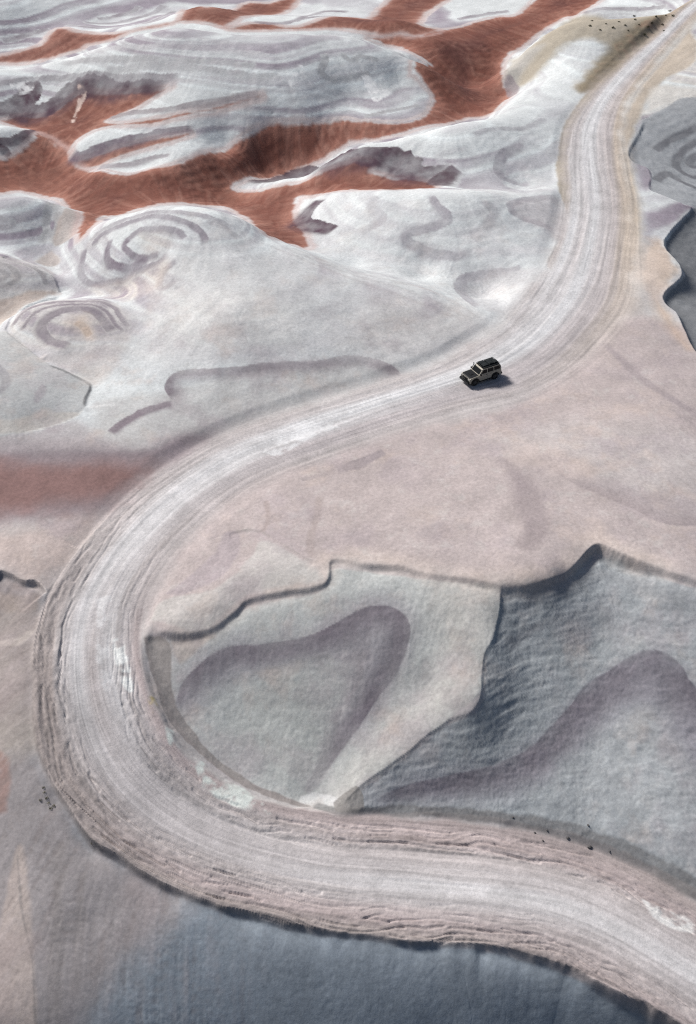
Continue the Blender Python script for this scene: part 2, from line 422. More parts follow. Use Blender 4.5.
def wline(P, n=6):
    g = ground(P) if len(P[0]) == 2 else np.array([at(*p) for p in P])
    return catmull(g, n) if n > 1 else g

def scarp(P, side_low, amp, reach, face, keys=None, groove=0.0):
    # the bank is steepest right under its edge and eases off below; groove adds a sharper cut at the very top
    global z
    L = wline(P, 5)
    d, s, sd = near_line(x, y, L, cull=reach * 4)
    ln = np.sum(np.hypot(*np.diff(L, axis=0).T))
    A = amp * np.interp(s / ln, *keys).astype(np.float32) if keys else amp
    if keys:   # the height of the bank, averaged over the nearby edge so that it turns corners smoothly
        hit = np.nonzero(d < reach * 3)[0]
        La = np.concatenate([[0], np.cumsum(np.hypot(*np.diff(L, axis=0).T))])
        sm = np.arange(0, ln, .6); lx = np.interp(sm, La, L[:, 0]); ly_ = np.interp(sm, La, L[:, 1]); ka = amp * np.interp(sm / ln, *keys)
        num = np.zeros(len(hit)); den = np.zeros(len(hit))
        for a_, b_, c_ in zip(lx, ly_, ka):
            w_ = 1 / ((x[hit] - a_) ** 2 + (y[hit] - b_) ** 2 + .15) ** 2
            num += w_ * c_; den += w_
        A[hit] = num / den
    A = A * sstep(0, .03, s / ln) * sstep(1, .97, s / ln)
    t = np.where(sd == side_low, d, -d) + 0.13 * fbm(s / 2.6, s * 0 + amp * 31, 3, 66, .45)      # metres below the edge
    tp = np.clip(t, 0, 99)
    hit = (d < reach * 4)
    drop = A * (1 - np.exp(-tp / face)) * np.exp(-tp / reach) - .12 * A * np.exp(-np.abs(t) / .8)
    if groove:
        ends = sstep(0, .03, s / ln) * sstep(1, .97, s / ln)
        drop = drop + groove * ends * np.clip(.75 + .6 * fbm(s / 2.2, s * 0, 3, 61), .2, 1.4) * (1 - np.exp(-tp / .2)) * np.exp(-tp / .5)
    z -= np.where(hit, drop, 0).astype(np.float32)
    return L
KL = ([0, .04, .1, .2, .3, .36, .40, .46, .6, .7, .76, .82, .86, .9, 1], [.6, .8, .4, .8, .6, .4, 1.2, .6, .6, .9, 3.6, 4.8, 2.8, .9, .7])
lip_line = scarp(LIP, -1, .32, 1.3, .28, KL, groove=.42)
RIDGE = [(500, 586, -1.2), (500, 600, -1.9), (499, 615, -2.4), (493, 638, -3.2), (484, 655, -3.9), (482, 675, -4.6), (482, 690, -5.0), (476, 705, -5.7), (466, 714, -6.2), (447, 720, -6.6), (428, 735, -7.5), (410, 750, -8.2), (385, 767, -9.0), (362, 783, -9.6), (342, 803, -10.3)]
ridge_line = scarp(RIDGE, 1, .22, 1.8, .5, None, groove=.12)
EDGE_R = [(644, 121, 4), (635, 141, 3.4), (628, 154, 3), (632, 163, 2.8), (646, 167, 2.6), (651, 176, 2.4), (649, 189, 2.3), (659, 194, 2.2), (683, 203, 1.8), (692, 206, 1.6), (680, 220, 1.5), (665, 240, 1.2), (667, 252, 1.1), (677, 261, 1), (683, 273, .9), (673, 285, .8), (663, 297, .6), (667, 306, .5), (677, 314, .4), (684, 330, .2), (694, 350, 0), (725, 385, -.3)]
edge_line = scarp(EDGE_R, 1, 1.1, 5, 1.0, ([0, .3, .5, .6, 1], [.2, .3, .8, 1, 1]), groove=.3)
scarp([(0, 256, 2.0), (28, 262, 1.9), (45, 268, 1.4), (52, 273, .9), (57, 285, .1), (60, 296, -.8)], 1, .1, 1.2, .4, None, groove=.5)
scarp([(60, 297), (40, 302), (22, 310), (8, 323), (5, 331), (22, 345), (41, 359)], 1, .1, 1.0, .4, None, groove=.4)
scarp([(0, 571), (12, 575), (24, 581), (36, 581), (46, 590)], -1, .5, 1.2, .3, None, groove=.4)
scarp([(228, 533), (246, 530), (261, 532), (282, 544), (300, 555), (316, 563)], -1, .05, .6, .2, None, groove=.12)
scarp([(41, 360), (55, 364), (67, 371), (80, 377), (90, 384), (86, 396), (84, 408)], 1, .12, 1, .3, ([0, .2, .8, 1], [0, 1, 1, 0]), groove=.25)
hill_noise = (1 - wroad)
# the fall of the ground, and wash marks drawn out along it
zsm = blur(Z0.copy(), 6)
gy, gx = np.gradient(zsm)
dr = np.gradient(np.exp(LR))[:, None]; dth = np.gradient(TH)[None, :]
grad_r = gy / dr; grad_t = gx / (R2 * dth)
dirx = (grad_r * np.sin(TH)[None, :] + grad_t * np.cos(TH)[None, :]).ravel().astype(np.float32)
diry = (grad_r * np.cos(TH)[None, :] - grad_t * np.sin(TH)[None, :]).ravel().astype(np.float32)
slope = np.hypot(dirx, diry)
kd = np.minimum(1, slope / .10) / np.maximum(slope, 1e-5)
dirx *= kd; diry *= kd
def wash(size, length, seed):
    acc = np.zeros(NV, np.float32)
    for k in np.linspace(-1, 1, 9):
        acc += vnoise((x + dirx * k * length) / size, (y + diry * k * length) / size, seed)
    return np.clip(acc / 3.4, -1.6, 1.6)
far_k = sstep(70, 140, rr)
w_f = wash(.95, 6.0, 81); w_m = wash(.5, 2.6, 85); w_n = wash(.24, 1.5, 83)
w_all = w_m * (1 - far_k) + w_f * far_k
fn = fbm(x / 3.4, y / 3.4, 4, 88)
crease = sstep(.07, .0, np.abs(fn)) * sstep(-.1, .35, n_a)
steep = sstep(.05, .30, slope)
wcalm = 1 - .95 * sstep(-14, -6, x + .35 * (y - 45)) * sstep(50, 44, y - .12 * x)      # the slope under the bend is smooth
wcalm = wcalm * (1 - .55 * sstep(-16, -12, x + .15 * (y - 55))) * np.clip(.55 + 1.2 * fbm(x / 6, y / 6, 3, 97), .1, 1.2)
z += hill_noise * (0.13 * n_a + 0.03 * n_b - .014 * crease * sstep(150, 80, rr)
                   + steep * (.05 * w_f * far_k + (.022 * w_m + .014 * w_n) * (1 - far_k) * wcalm))
n_e = fbm(x / .30, y / .30, 2, 33)
# soften the stair-steps of the sheet right at the lip
ld, _, _ = near_line(x, y, lip_line, cull=2)
lk = sstep(1.2, .5, ld)
zb = blur(z.reshape(NR, NT).copy(), 1).ravel()
z += (zb - z) * lk
# ------------------------------------------------------------------ mineral colours
C = np.empty((NV, 3), np.float32)
C[:] = (.46, .435, .43)
def tint(m, col, k=1.0):
    global C
    C += (np.array(col, np.float32) - C) * np.clip(m * k, 0, 1)[:, None]
def area(P, col, soft=.5, k=1.0, warp=.6, grow=0.0, curve=True, only=None):
    L = ground(P)
    L = np.vstack([L, L[:1]])
    if curve: L = catmull(L, 4)
    if soft <= .6: soft *= .5
    pad = soft * 3 + abs(grow) + warp * 2 + 1
    bb = (x > L[:, 0].min() - pad) & (x < L[:, 0].max() + pad) & (y > L[:, 1].min() - pad) & (y < L[:, 1].max() + pad)
    ii = np.nonzero(bb)[0]
    if len(ii) == 0: return np.zeros(NV, np.float32)
    d, s, _ = near_line(x[ii], y[ii], L, cull=pad + 40 if False else None)
    ins = in_poly(x[ii], y[ii], L)
    sd = np.where(ins, d, -d) + grow + warp * (n_b[ii] * .7 + n_a[ii] * .6) + .12 * n_d[ii]
    m = np.zeros(NV, np.float32)
    m[ii] = sstep(-soft, soft, sd)
    if only is not None: m *= only
    if col is not None: tint(m, col, k)
    return m
def band(P, width, col, soft=.3, k=.8, warp=.3, side=0, n=5, taper=True, fade=False):
    """a stratum that crops out along a line; side +-1 keeps one half and feathers the other away"""
    if sum(col) < 1.26: col = tuple(c * .70 for c in col)
    L = wline(P, n)
    wmax = max(width) if isinstance(width, (list, tuple)) else width
    d, s, sd = near_line(x, y, L, cull=wmax * 3 + soft * 2 + warp * 2 + 1.5)
    ln = np.sum(np.hypot(*np.diff(L, axis=0).T))
    wv = np.interp(s / ln, np.linspace(0, 1, len(width)), width).astype(np.float32) if isinstance(width, (list, tuple)) else width
    if soft <= .6 and not side: soft *= .55
    dd = d + warp * (n_b * .7 + n_a * .5) + .10 * n_d
    if not side and fade:
        t_ = np.gradient(L, axis=0); t_ /= np.linalg.norm(t_, axis=1, keepdims=True) + 1e-9
        nl = np.stack([-t_[:, 1], t_[:, 0]], 1)
        dz = zat(L[:, 0] + nl[:, 0], L[:, 1] + nl[:, 1], Z0) - zat(L[:, 0] - nl[:, 0], L[:, 1] - nl[:, 1], Z0)
        sgn = -1.0 if dz.mean() > 0 else 1.0
        t2 = sd * sgn * d + .55 * wv + warp * (n_b * .6 + n_a * .5) + .10 * n_d + .12 * w_all * wv       # 0 at the upper edge, grows downhill
        m = sstep(-.10, .16, t2) * (1 - sstep(.25, 1.0, t2 / (2.6 * wv + .05)))
        m = np.clip(m * 1.6, 0, 1)
    elif side:
        hard = d + warp * .6 * n_b + .06 * n_d
        m = np.where(sd == side, 1 - sstep(.12, 1.0, np.clip(d + warp * (n_b + n_a) * .6 + .25 * w_all, 0, 99) / (wv + soft)), 1 - sstep(0, soft, hard))
    else:
        m = 1 - sstep(np.maximum(wv - soft, 0), wv + soft, dd)
    if taper: m = m * sstep(0, .06, s / ln) * sstep(1, .94, s / ln)
    m = m * (d < 1e4) * (.8 + .35 * n_b)
    if col is not None: tint(np.clip(m, 0, 1).astype(np.float32), col, k)
    return m

WHITE = (.605, .63, .635); PALE = (.50, .49, .48); PINK = (.43, .362, .352); RED = (.175, .066, .048); RED2 = (.36, .15, .105)
PURP = (.098, .055, .080); LAV = (.36, .315, .335); GREY = (.40, .41, .405); TAN = (.33, .255, .165); DTAN = (.25, .20, .135)
BLUE = (.40, .425, .435); DARK = (.19, .185, .19); CREAM = (.555, .52, .48); ROSE = (.44, .33, .29)

# broad ground
area([(-300, 560), (-300, -60), (1000, -60), (1000, 240), (690, 330), (640, 300), (560, 330), (480, 360), (380, 372), (160, 420), (60, 440), (-100, 440)], WHITE, 4, .92, 2, curve=False)
area([(240, 480), (400, 430), (520, 400), (600, 330), (660, 320), (760, 380), (760, 620), (690, 578), (600, 545), (560, 578), (480, 580), (340, 560), (240, 600), (150, 632), (170, 560)], PINK, 1.5, .8, .8)
# slopes below the table
pocket = area([(147, 636), (190, 640), (220, 630), (250, 606), (322, 590), (336, 568), (430, 580), (500, 588), (496, 640), (482, 690), (445, 722), (340, 806), (300, 802), (215, 765), (165, 700)], (.455, .465, .455), .25, 1, .1)
area([(430, 585), (500, 588), (500, 615), (494, 640), (483, 660), (482, 690), (470, 710), (445, 722), (400, 755), (345, 802), (340, 780), (380, 730), (420, 690), (440, 640)], CREAM, 1.8, .5, .6, only=pocket)
rslope = area([(502, 588), (545, 584), (575, 570), (597, 550), (640, 566), (696, 586), (800, 620), (800, 940), (696, 888), (600, 842), (520, 822), (440, 812), (345, 808), (410, 754), (447, 724), (474, 712), (484, 690), (486, 658), (498, 620)], (.33, .35, .365), .25, 1, .1)
area([(590, 600), (700, 600), (760, 680), (760, 860), (690, 850), (600, 800), (560, 740), (620, 690)], (.40, .41, .42), 4, .5, 2, only=rslope)
# wrinkled clay skin: folds lie along the contours, finer crumbs everywhere
wp = x * .75 - y * .35
zz_ = Z0.ravel()
fold = fbm(wp / 1.3 + .6 * n_a, (zz_ + .35 * n_a) / .26, 4, 141, .55)
crumb = fbm(x / .8 + .5 * n_b, y / .8, 4, 143, .62)
z += hill_noise * rslope * (.055 * fold + .06 * crumb)
z += hill_noise * pocket * (.018 * fold + .032 * crumb)
z += hill_noise * (1 - far_k) * (1 - rslope) * (1 - pocket) * .018 * crumb
# bottom slopes
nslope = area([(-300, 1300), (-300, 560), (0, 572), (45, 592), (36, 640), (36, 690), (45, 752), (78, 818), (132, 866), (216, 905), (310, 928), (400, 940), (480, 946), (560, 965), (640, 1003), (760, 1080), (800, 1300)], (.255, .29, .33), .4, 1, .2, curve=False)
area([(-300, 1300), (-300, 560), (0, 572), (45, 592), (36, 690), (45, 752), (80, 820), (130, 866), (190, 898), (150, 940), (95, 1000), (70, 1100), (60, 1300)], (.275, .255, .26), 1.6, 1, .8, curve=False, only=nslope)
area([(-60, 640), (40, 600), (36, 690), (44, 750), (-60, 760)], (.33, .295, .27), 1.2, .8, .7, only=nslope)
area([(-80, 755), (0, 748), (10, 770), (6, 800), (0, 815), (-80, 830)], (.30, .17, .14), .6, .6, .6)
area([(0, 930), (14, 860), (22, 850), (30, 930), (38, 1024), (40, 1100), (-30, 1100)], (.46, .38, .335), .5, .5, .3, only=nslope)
band([(17, 850), (22, 910), (32, 960), (36, 1030)], .09, DARK, .12, .55, .05)
band([(60, 835), (58, 900), (54, 960), (56, 1030)], .5, (.31, .28, .27), .6, .5, .2)
band([(82, 870), (80, 930), (74, 1000)], .35, (.30, .27, .26), .5, .45, .2)
band([(-20, 596), (15, 603), (40, 598)], .9, (.50, .41, .345), .6, .7, .3)
band([(-20, 648), (8, 642), (22, 640), (32, 628)], .35, (.62, .56, .50), .2, .8, .2)
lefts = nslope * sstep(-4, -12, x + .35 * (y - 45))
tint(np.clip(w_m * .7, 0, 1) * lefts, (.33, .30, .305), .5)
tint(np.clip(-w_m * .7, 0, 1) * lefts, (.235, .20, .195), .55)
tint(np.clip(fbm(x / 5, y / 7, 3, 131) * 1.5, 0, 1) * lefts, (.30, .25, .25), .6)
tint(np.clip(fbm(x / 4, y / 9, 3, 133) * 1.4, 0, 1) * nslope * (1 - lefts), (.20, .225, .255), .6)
# pocket strata
PKP = [(176, 700), (184, 682), (205, 660), (235, 646), (270, 645), (305, 638), (340, 621), (365, 608), (385, 606), (402, 614), (409, 628), (405, 650), (395, 672), (376, 700), (362, 722), (350, 736), (336, 745), (338, 715), (352, 690), (362, 662), (345, 650), (310, 654), (270, 664), (235, 672), (208, 690), (190, 712)]
area(PKP, (.33, .305, .33), 1.2, .7, .6, grow=.5, only=pocket)
band([(172, 715), (178, 698), (186, 680), (205, 660), (235, 646), (270, 645), (305, 638), (340, 621), (365, 608), (385, 606), (402, 614), (409, 628), (405, 650), (395, 672), (376, 700), (362, 722), (350, 736), (335, 757), (316, 785)], [.8, 2.0, 2.6, 3.0, 3.2, 3.2, 2.8, 2.0, 1.0], (.25, .215, .25), .16, .9, .25, side=-1)
area([(250, 690), (300, 668), (345, 668), (352, 690), (338, 715), (330, 740), (320, 780), (300, 790), (260, 760), (230, 730)], (.52, .53, .50), 1.5, .5, .6)
band([(352, 720), (335, 745), (318, 775), (305, 795)], [.7, .6, .5, .4], (.36, .33, .355), .5, .6, .3)
area([(300, 795), (318, 793), (338, 799), (330, 806), (300, 806)], (.68, .68, .67), .15, .9, .2)
# right slope strata
area([(720, 700), (696, 688), (680, 665), (655, 650), (630, 658), (595, 680), (570, 705), (545, 735), (520, 755), (490, 768), (455, 774), (400, 787), (378, 800), (440, 797), (500, 791), (540, 778), (566, 757), (590, 737), (610, 718), (640, 707), (665, 720), (680, 745), (700, 775), (740, 790)], (.265, .245, .275), 1.2, .75, .8)
band([(372, 803), (400, 787), (455, 774), (490, 768), (520, 755), (545, 735), (570, 705), (595, 680), (630, 658), (655, 650), (680, 665), (696, 688), (740, 722)], [.8, 1.6, 2.4, 3.2, 3.6, 3.6, 3.4, 3], (.225, .20, .235), .2, .85, .35, side=-1)
band([(505, 645), (530, 630), (560, 618), (590, 612), (615, 618)], .35, (.33, .325, .345), .5, .5, .3)
band([(500, 690), (530, 670), (570, 650), (620, 638), (690, 645)], .8, (.41, .43, .435), .8, .4, .4)
band([(520, 600), (570, 588), (600, 572), (640, 585), (696, 600)], .7, (.345, .345, .36), .7, .5, .4)
# dark loose bank at the toe, ditch by the bend
bank = band([(318, 806), (345, 812), (400, 811), (470, 814), (540, 825), (600, 842), (650, 865), (700, 892), (760, 930)], [.35, .45, .5, .55, .65, .7, .7], (.19, .178, .178), .3, .85, .45, taper=False)
area([(334, 803), (356, 785), (363, 800), (362, 812), (338, 812)], (.24, .225, .215), .12, .9, .15)
area([(143, 636), (152, 637), (168, 642), (172, 680), (176, 705), (192, 730), (218, 758), (250, 780), (285, 796), (312, 806), (296, 806), (258, 793), (220, 771), (186, 742), (164, 712), (154, 680)], (.275, .245, .235), .18, .85, .2)
area([(172, 640), (215, 634), (200, 645), (190, 655), (178, 660)], (.40, .33, .29), .5, .6, .3)
# table: pink rim, strata, creases
band([(150, 626), (190, 629), (215, 621), (235, 606), (250, 595), (290, 586), (318, 580), (325, 572), (328, 558), (345, 556), (400, 562), (430, 570), (500, 580), (550, 573), (575, 558), (590, 543), (600, 540), (640, 557), (696, 577)], .9, (.60, .505, .45), .9, .6, .3)
band([(230, 533), (246, 530), (261, 532), (282, 544), (300, 555), (316, 563)], .10, (.44, .40, .385), .12, .6, .08)
area([(150, 620), (165, 600), (215, 590), (250, 560), (262, 540), (290, 552), (318, 572), (316, 582), (250, 594), (215, 622), (190, 630)], (.49, .475, .455), .5, .7, .3)
area([(165, 594), (190, 576), (213, 556), (226, 534), (238, 533), (240, 548), (234, 562), (215, 580), (185, 594)], (.37, .32, .335), .45, .75, .4)
band([(266, 500), (268, 520), (262, 533)], .25, (.42, .34, .32), .3, .6, .1)
band([(320, 495), (316, 520), (310, 540), (312, 560)], .3, (.45, .37, .345), .4, .5, .2)
band([(500, 455), (520, 480), (530, 505), (536, 530), (520, 552)], [.4, 1, 1.3, 1.3, .6], (.36, .30, .315), .8, .65, .5)
band([(540, 460), (570, 480), (604, 494), (635, 509), (663, 523), (700, 526), (760, 530)], 4.0, (.37, .31, .325), .3, .7, .3, side=1)
band([(600, 340), (625, 363), (652, 386), (694, 412), (740, 440)], .55, (.42, .36, .38), .5, .6, .4)
area([(490, 440), (560, 420), (660, 430), (720, 470), (690, 510), (620, 490), (550, 470)], (.50, .47, .46), 3, .5, 2)
area([(520, 440), (560, 445), (600, 470), (580, 480), (540, 470), (515, 460)], (.47, .385, .355), 1.5, .5, 1.5)
band([(336, 470), (350, 466), (365, 460), (385, 450)], [.3, .7, .6, .3], (.35, .30, .325), .3, .7, .3)
band([(300, 480), (320, 475), (336, 470)], .3, (.42, .37, .38), .3, .5, .3)
# reddish apron left
area([(-80, 452), (0, 447), (60, 442), (130, 446), (180, 434), (225, 420), (205, 442), (160, 474), (110, 515), (60, 522), (-80, 530)], (.27, .215, .23), 1.6, .85, 1.2)
area([(-80, 468), (0, 464), (60, 462), (125, 463), (150, 472), (125, 492), (70, 508), (0, 514), (-80, 516)], (.24, .13, .115), 2.0, .8, 1.6)
area([(-80, 545), (0, 530), (60, 522), (100, 515), (70, 560), (40, 588), (0, 570), (-80, 560)], (.50, .40, .365), 1.6, .7, 1.0)
band([(-20, 450), (60, 447), (120, 452), (170, 446), (215, 424)], 1.0, (.29, .25, .275), .8, .6, .5)
area([(-60, 436), (20, 434), (70, 421), (100, 435), (140, 448), (80, 450), (-60, 455)], (.40, .36, .365), .8, .7, .5)
# grey hill
grey = area([(-80, 315), (5, 331), (41, 360), (67, 371), (90, 384), (84, 408), (69, 420), (20, 433), (-80, 440)], (.43, .435, .435), .2, 1, .1)
area([(-80, 415), (0, 420), (40, 412), (80, 414), (69, 420), (20, 433), (-80, 440)], (.49, .45, .41), .5, .6, .3, only=grey)
band([(-5, 365), (4, 374), (5, 385), (-5, 394)], .5, (.33, .30, .33), .4, .7, .2)
area([(34, 392), (42, 385), (46, 390), (40, 400), (35, 402)], (.33, .30, .32), .4, .7, .3)
band([(48, 365), (67, 372), (90, 385), (85, 398), (84, 408)], .16, DARK, .12, .8, .12, n=3)
band([(84, 410), (69, 421), (45, 428), (20, 434)], .12, (.70, .69, .66), .1, .8, .2)
band([(66, 369), (78, 374), (90, 381)], .12, (.72, .71, .68), .1, .7, .2)
# between the domes and the road
area([(100, 400), (170, 390), (260, 365), (345, 358), (395, 365), (380, 380), (240, 425), (180, 432), (140, 448), (100, 432)], (.50, .49, .48), 1, .7, .6)
band([(108, 433), (120, 424), (140, 412), (158, 405), (174, 402)], .6, (.27, .21, .25), .35, .9, .25, fade=True)
band([(176, 403), (168, 394), (165, 386), (171, 376), (186, 370), (230, 368), (264, 363), (316, 361), (347, 355.5), (375, 359), (396, 368), (404, 378)], 2.2, (.225, .165, .205), .14, 1.0, .2, side=-1)
band([(88, 408), (100, 406), (116, 404)], .25, (.70, .70, .69), .2, .8, .2)
# small dome rings
area([(5, 330), (22, 311), (60, 301), (100, 300), (122, 307), (135, 330), (120, 360), (95, 385), (70, 370), (40, 356)], (.54, .50, .475), .8, .7, .4)
for P_, w_ in (([(10, 328), (28, 310), (60, 302.5), (95, 302), (113, 308), (120, 318), (130, 330)], .35),
               ([(20, 332), (36, 313), (62, 305.5), (92, 305.5), (106, 312), (113, 322), (124, 334)], .25),
               ([(72, 346), (52, 340), (43, 329), (50, 318), (72, 310), (92, 312), (100, 320), (112, 334)], .7)):
    band(P_, w_, (.32, .275, .315), .25, .95, .2, fade=True)
area([(66, 322), (80, 315), (90, 318), (97, 330), (94, 342), (80, 338), (72, 330)], (.56, .455, .38), .8, .7, .7)
band([(75, 322), (84, 327), (90, 336)], .3, (.52, .36, .26), .3, .6, .4)
band([(60, 356), (100, 352), (150, 350), (200, 345)], 1.0, (.50, .47, .47), 1, .6, .5)
# big dome
area([(150, 262), (200, 245), (300, 258), (420, 295), (478, 318), (470, 345), (400, 360), (260, 362), (165, 372), (130, 330)], (.565, .56, .56), 2, .75, 1.5)
area([(170, 300), (220, 290), (290, 300), (300, 325), (270, 345), (200, 340), (160, 330)], (.65, .64, .62), 3, .7, 1.5)
for P_, w_, k_ in (([(86, 245), (83, 262), (84, 275), (93, 283), (117, 281), (138, 271), (155, 264), (170, 252)], .5, .7),
                   ([(112, 238), (108, 252), (109, 262), (118, 267), (131, 267), (150, 258)], .5, .8),
                   ([(130, 239), (124, 247), (133, 256), (148, 258), (160, 252)], .4, .75),
                   ([(93, 250), (99, 236), (128, 222), (155, 216), (186, 222), (203, 234), (206, 246)], .5, .7),
                   ([(124, 247), (128, 239), (141, 230), (162, 229), (179, 232), (186, 240)], .5, .65),
                   ([(84, 246), (104, 228), (140, 214), (180, 212), (215, 219), (236, 230)], .5, .55),
                   ([(178, 262), (164, 272), (162, 288), (176, 278)], .5, .5),
                   ([(206, 222), (225, 228), (240, 240)], .4, .4)):
    band(P_, w_, (.30, .255, .30), .25, min(1, k_ * 1.3), .28, fade=True)
area([(85, 290), (120, 284), (150, 272), (165, 262), (160, 285), (130, 300), (120, 300), (100, 296)], (.56, .49, .44), 1, .6, .8)
area([(140, 237), (160, 236), (170, 246), (150, 250)], (.57, .515, .46), .8, .5, .6)
for a_ in range(7):
    band([(250 + 8 * a_, 238 + 2 * a_), (320 + 8 * a_, 268 + a_), (400 + 6 * a_, 300 - 2 * a_), (470 + 3 * a_, 322)], .35, (.50, .475, .47) if a_ % 2 else (.64, .635, .63), .4, .55, .3)
area([(380, 300), (440, 300), (490, 325), (460, 345), (400, 355), (340, 345)], (.54, .51, .495), 3, .6, 2)
# white hill and banded hill at left
band([(-20, 222), (4, 228), (12, 224), (2, 220), (-20, 214)], .6, (.34, .30, .335), .4, .7, .2)
band([(52, 203), (46, 218), (46, 232), (40, 245)], .5, (.40, .37, .38), .5, .7, .3)
band([(62, 206), (58, 218), (55, 232), (50, 246)], .5, (.43, .38, .37), .5, .6, .3)
area([(66, 208), (80, 214), (77, 230), (68, 240), (50, 250), (35, 262), (60, 262), (52, 240)], (.37, .31, .28), .6, .75, .4)
area([(-40, 255), (0, 256), (28, 262), (52, 272), (57, 285), (60, 295), (35, 296), (0, 315), (-40, 320)], (.50, .475, .46), .4, .8, .3)
for P_ in ([(-10, 262), (8, 266), (18, 276), (10, 284), (-10, 290)], [(-10, 268), (2, 271), (6, 277), (-10, 283)], [(10, 260), (30, 266), (42, 275), (46, 286)]):
    band(P_, .35, (.34, .315, .335), .3, .7, .25)
area([(-40, 305), (0, 300), (30, 292), (55, 292), (40, 300), (20, 308), (0, 325), (-40, 330)], (.43, .345, .295), .6, .75, .4)
# ---- red badlands
WHT = (.62, .625, .625)
def red(P, k=1.0, soft=.22, warp=.3, rim=True, run=1.0):
    L = ground(P); L = catmull(np.vstack([L, L[:1]]), 3)
    pad = 4
    ii = np.nonzero((x > L[:, 0].min() - pad) & (x < L[:, 0].max() + pad) & (y > L[:, 1].min() - pad) & (y < L[:, 1].max() + pad))[0]
    d, s, _ = near_line(x[ii], y[ii], L)
    sd = np.where(in_poly(x[ii], y[ii], L), d, -d) + warp * (n_b[ii] * .6 + n_a[ii] * .6) + .15 * n_d[ii]
    # pale wash runs down from the rim in streaks; below it the beds go from rosy to rust to maroon
    st = fbm(s / .55, d / 7, 3, 71); st2 = fbm(s / 2.6, d / 14, 3, 74)
    sd2 = sd - run * (.22 * np.clip(st, -.4, 1) + .5 * np.clip(st2, -.3, 1))
    m = np.zeros(NV, np.float32); m[ii] = sstep(-soft * 1.5, soft * 2.2, sd2) * k
    pk = np.zeros(NV, np.float32); pk[ii] = np.exp(-((sd + .5) / .6) ** 2)
    if rim: tint(pk, (.46, .33, .31), .6)
    tint(m, (.31, .14, .105))
    dp = np.zeros(NV, np.float32); dp[ii] = sstep(.1, 2.6, sd2 + .8 * st2) * m[ii]
    tint(dp, RED, .95)
    mr = np.zeros(NV, np.float32); mr[ii] = sstep(3.5, 9, sd2 + 3 * n_a[ii] + 2 * st2) * m[ii]
    tint(mr, (.095, .036, .032), .85)
    sx = np.zeros(NV, np.float32); sx[ii] = m[ii] * np.clip(.7 * st + .15, 0, 1) * np.exp(-np.clip(sd2, 0, 99) / 6)
    tint(sx, (.42, .235, .185), .8)
    return m
MAIN = [(38, 133), (50, 139), (64, 150), (70, 160), (80, 168), (97, 171), (125, 175), (150, 169), (175, 164), (200, 156), (230, 149), (244, 137), (271, 126), (310, 124), (344, 119), (361, 122), (402, 122), (423, 117), (431, 108), (434, 96), (424, 84), (416, 74), (412, 66), (425, 65), (432, 66),
        (418, 56), (400, 47), (386, 44), (368, 38), (400, 34), (420, 36), (440, 30), (456, 28), (490, 18), (518, 15), (545, -6), (604, -6), (580, 13), (563, 18), (545, 28), (535, 35), (518, 48), (504, 60), (502, 68), (502, 80), (512, 92), (500, 106), (487, 115), (468, 117), (440, 124), (409, 131), (385, 137), (368, 139), (349, 141), (335, 150), (318, 160), (290, 171), (262, 178.5), (232, 186),
        (240, 192), (264, 190), (299, 183), (333, 169), (361, 162), (371, 164), (368, 172), (382, 175), (396, 179), (423, 182), (433, 186), (430, 188.5), (378, 190), (333, 191.5), (302, 196), (296, 204), (292, 214), (296, 223), (306, 240), (309, 247), (302, 248), (290, 244), (268, 236), (255, 226), (247, 218), (228, 208), (214, 206.5), (179, 203), (148, 206), (110, 215.5), (90, 228), (80, 238), (79, 228), (83, 213), (65, 203), (45, 196), (21, 190.5), (0, 193), (-60, 193), (-60, 160), (0, 160), (14, 155), (28, 146)]
LEFTR = [(-60, 126), (0, 121), (20, 117), (45, 117), (62, 107), (72, 98), (85, 93), (110, 95), (140, 93), (165, 88.5), (171, 86.5), (160, 93), (150, 99), (135, 108), (112, 117), (105, 122), (120, 123), (150, 119), (180, 113), (240, 99.5), (262, 96), (240, 103), (215, 110), (180, 117), (150, 123.5), (110, 126), (88, 133), (73, 144), (66, 156), (50, 142), (30, 130), (0, 121), (-60, 122)]
STRIPE = [(72, 163), (88, 158), (103, 153), (138, 142), (172, 136.5), (190, 133), (185, 137), (170, 142), (140, 149), (112, 159), (97, 166), (85, 168)]
red(LEFTR, run=.5); red(STRIPE, .95, .2, .15, run=.15); red(MAIN)
red([(41, 45), (57, 29), (72, 30), (90, 33.5), (114, 34), (148, 28.5), (179, 19), (183, 10), (207, 7), (240, 5), (270, 3), (292, -4), (300, -4), (295, 4), (264, 15), (240, 18), (225, 27), (200, 22), (186, 22), (166, 23), (131, 31), (114, 39), (86, 45), (83, 49), (55, 57), (28, 63), (0, 63), (-30, 63), (14, 53)], .95, .6, .8)
red([(225, 28), (264, 23), (299, 27), (344, 17), (368, 19), (378, 9), (399, -4), (450, -4), (425, 14), (420, 24), (440, 30), (420, 36), (400, 34), (380, 36), (351, 30), (327, 28.5), (264, 30.5), (235, 30.5)], .95, .6, .8)
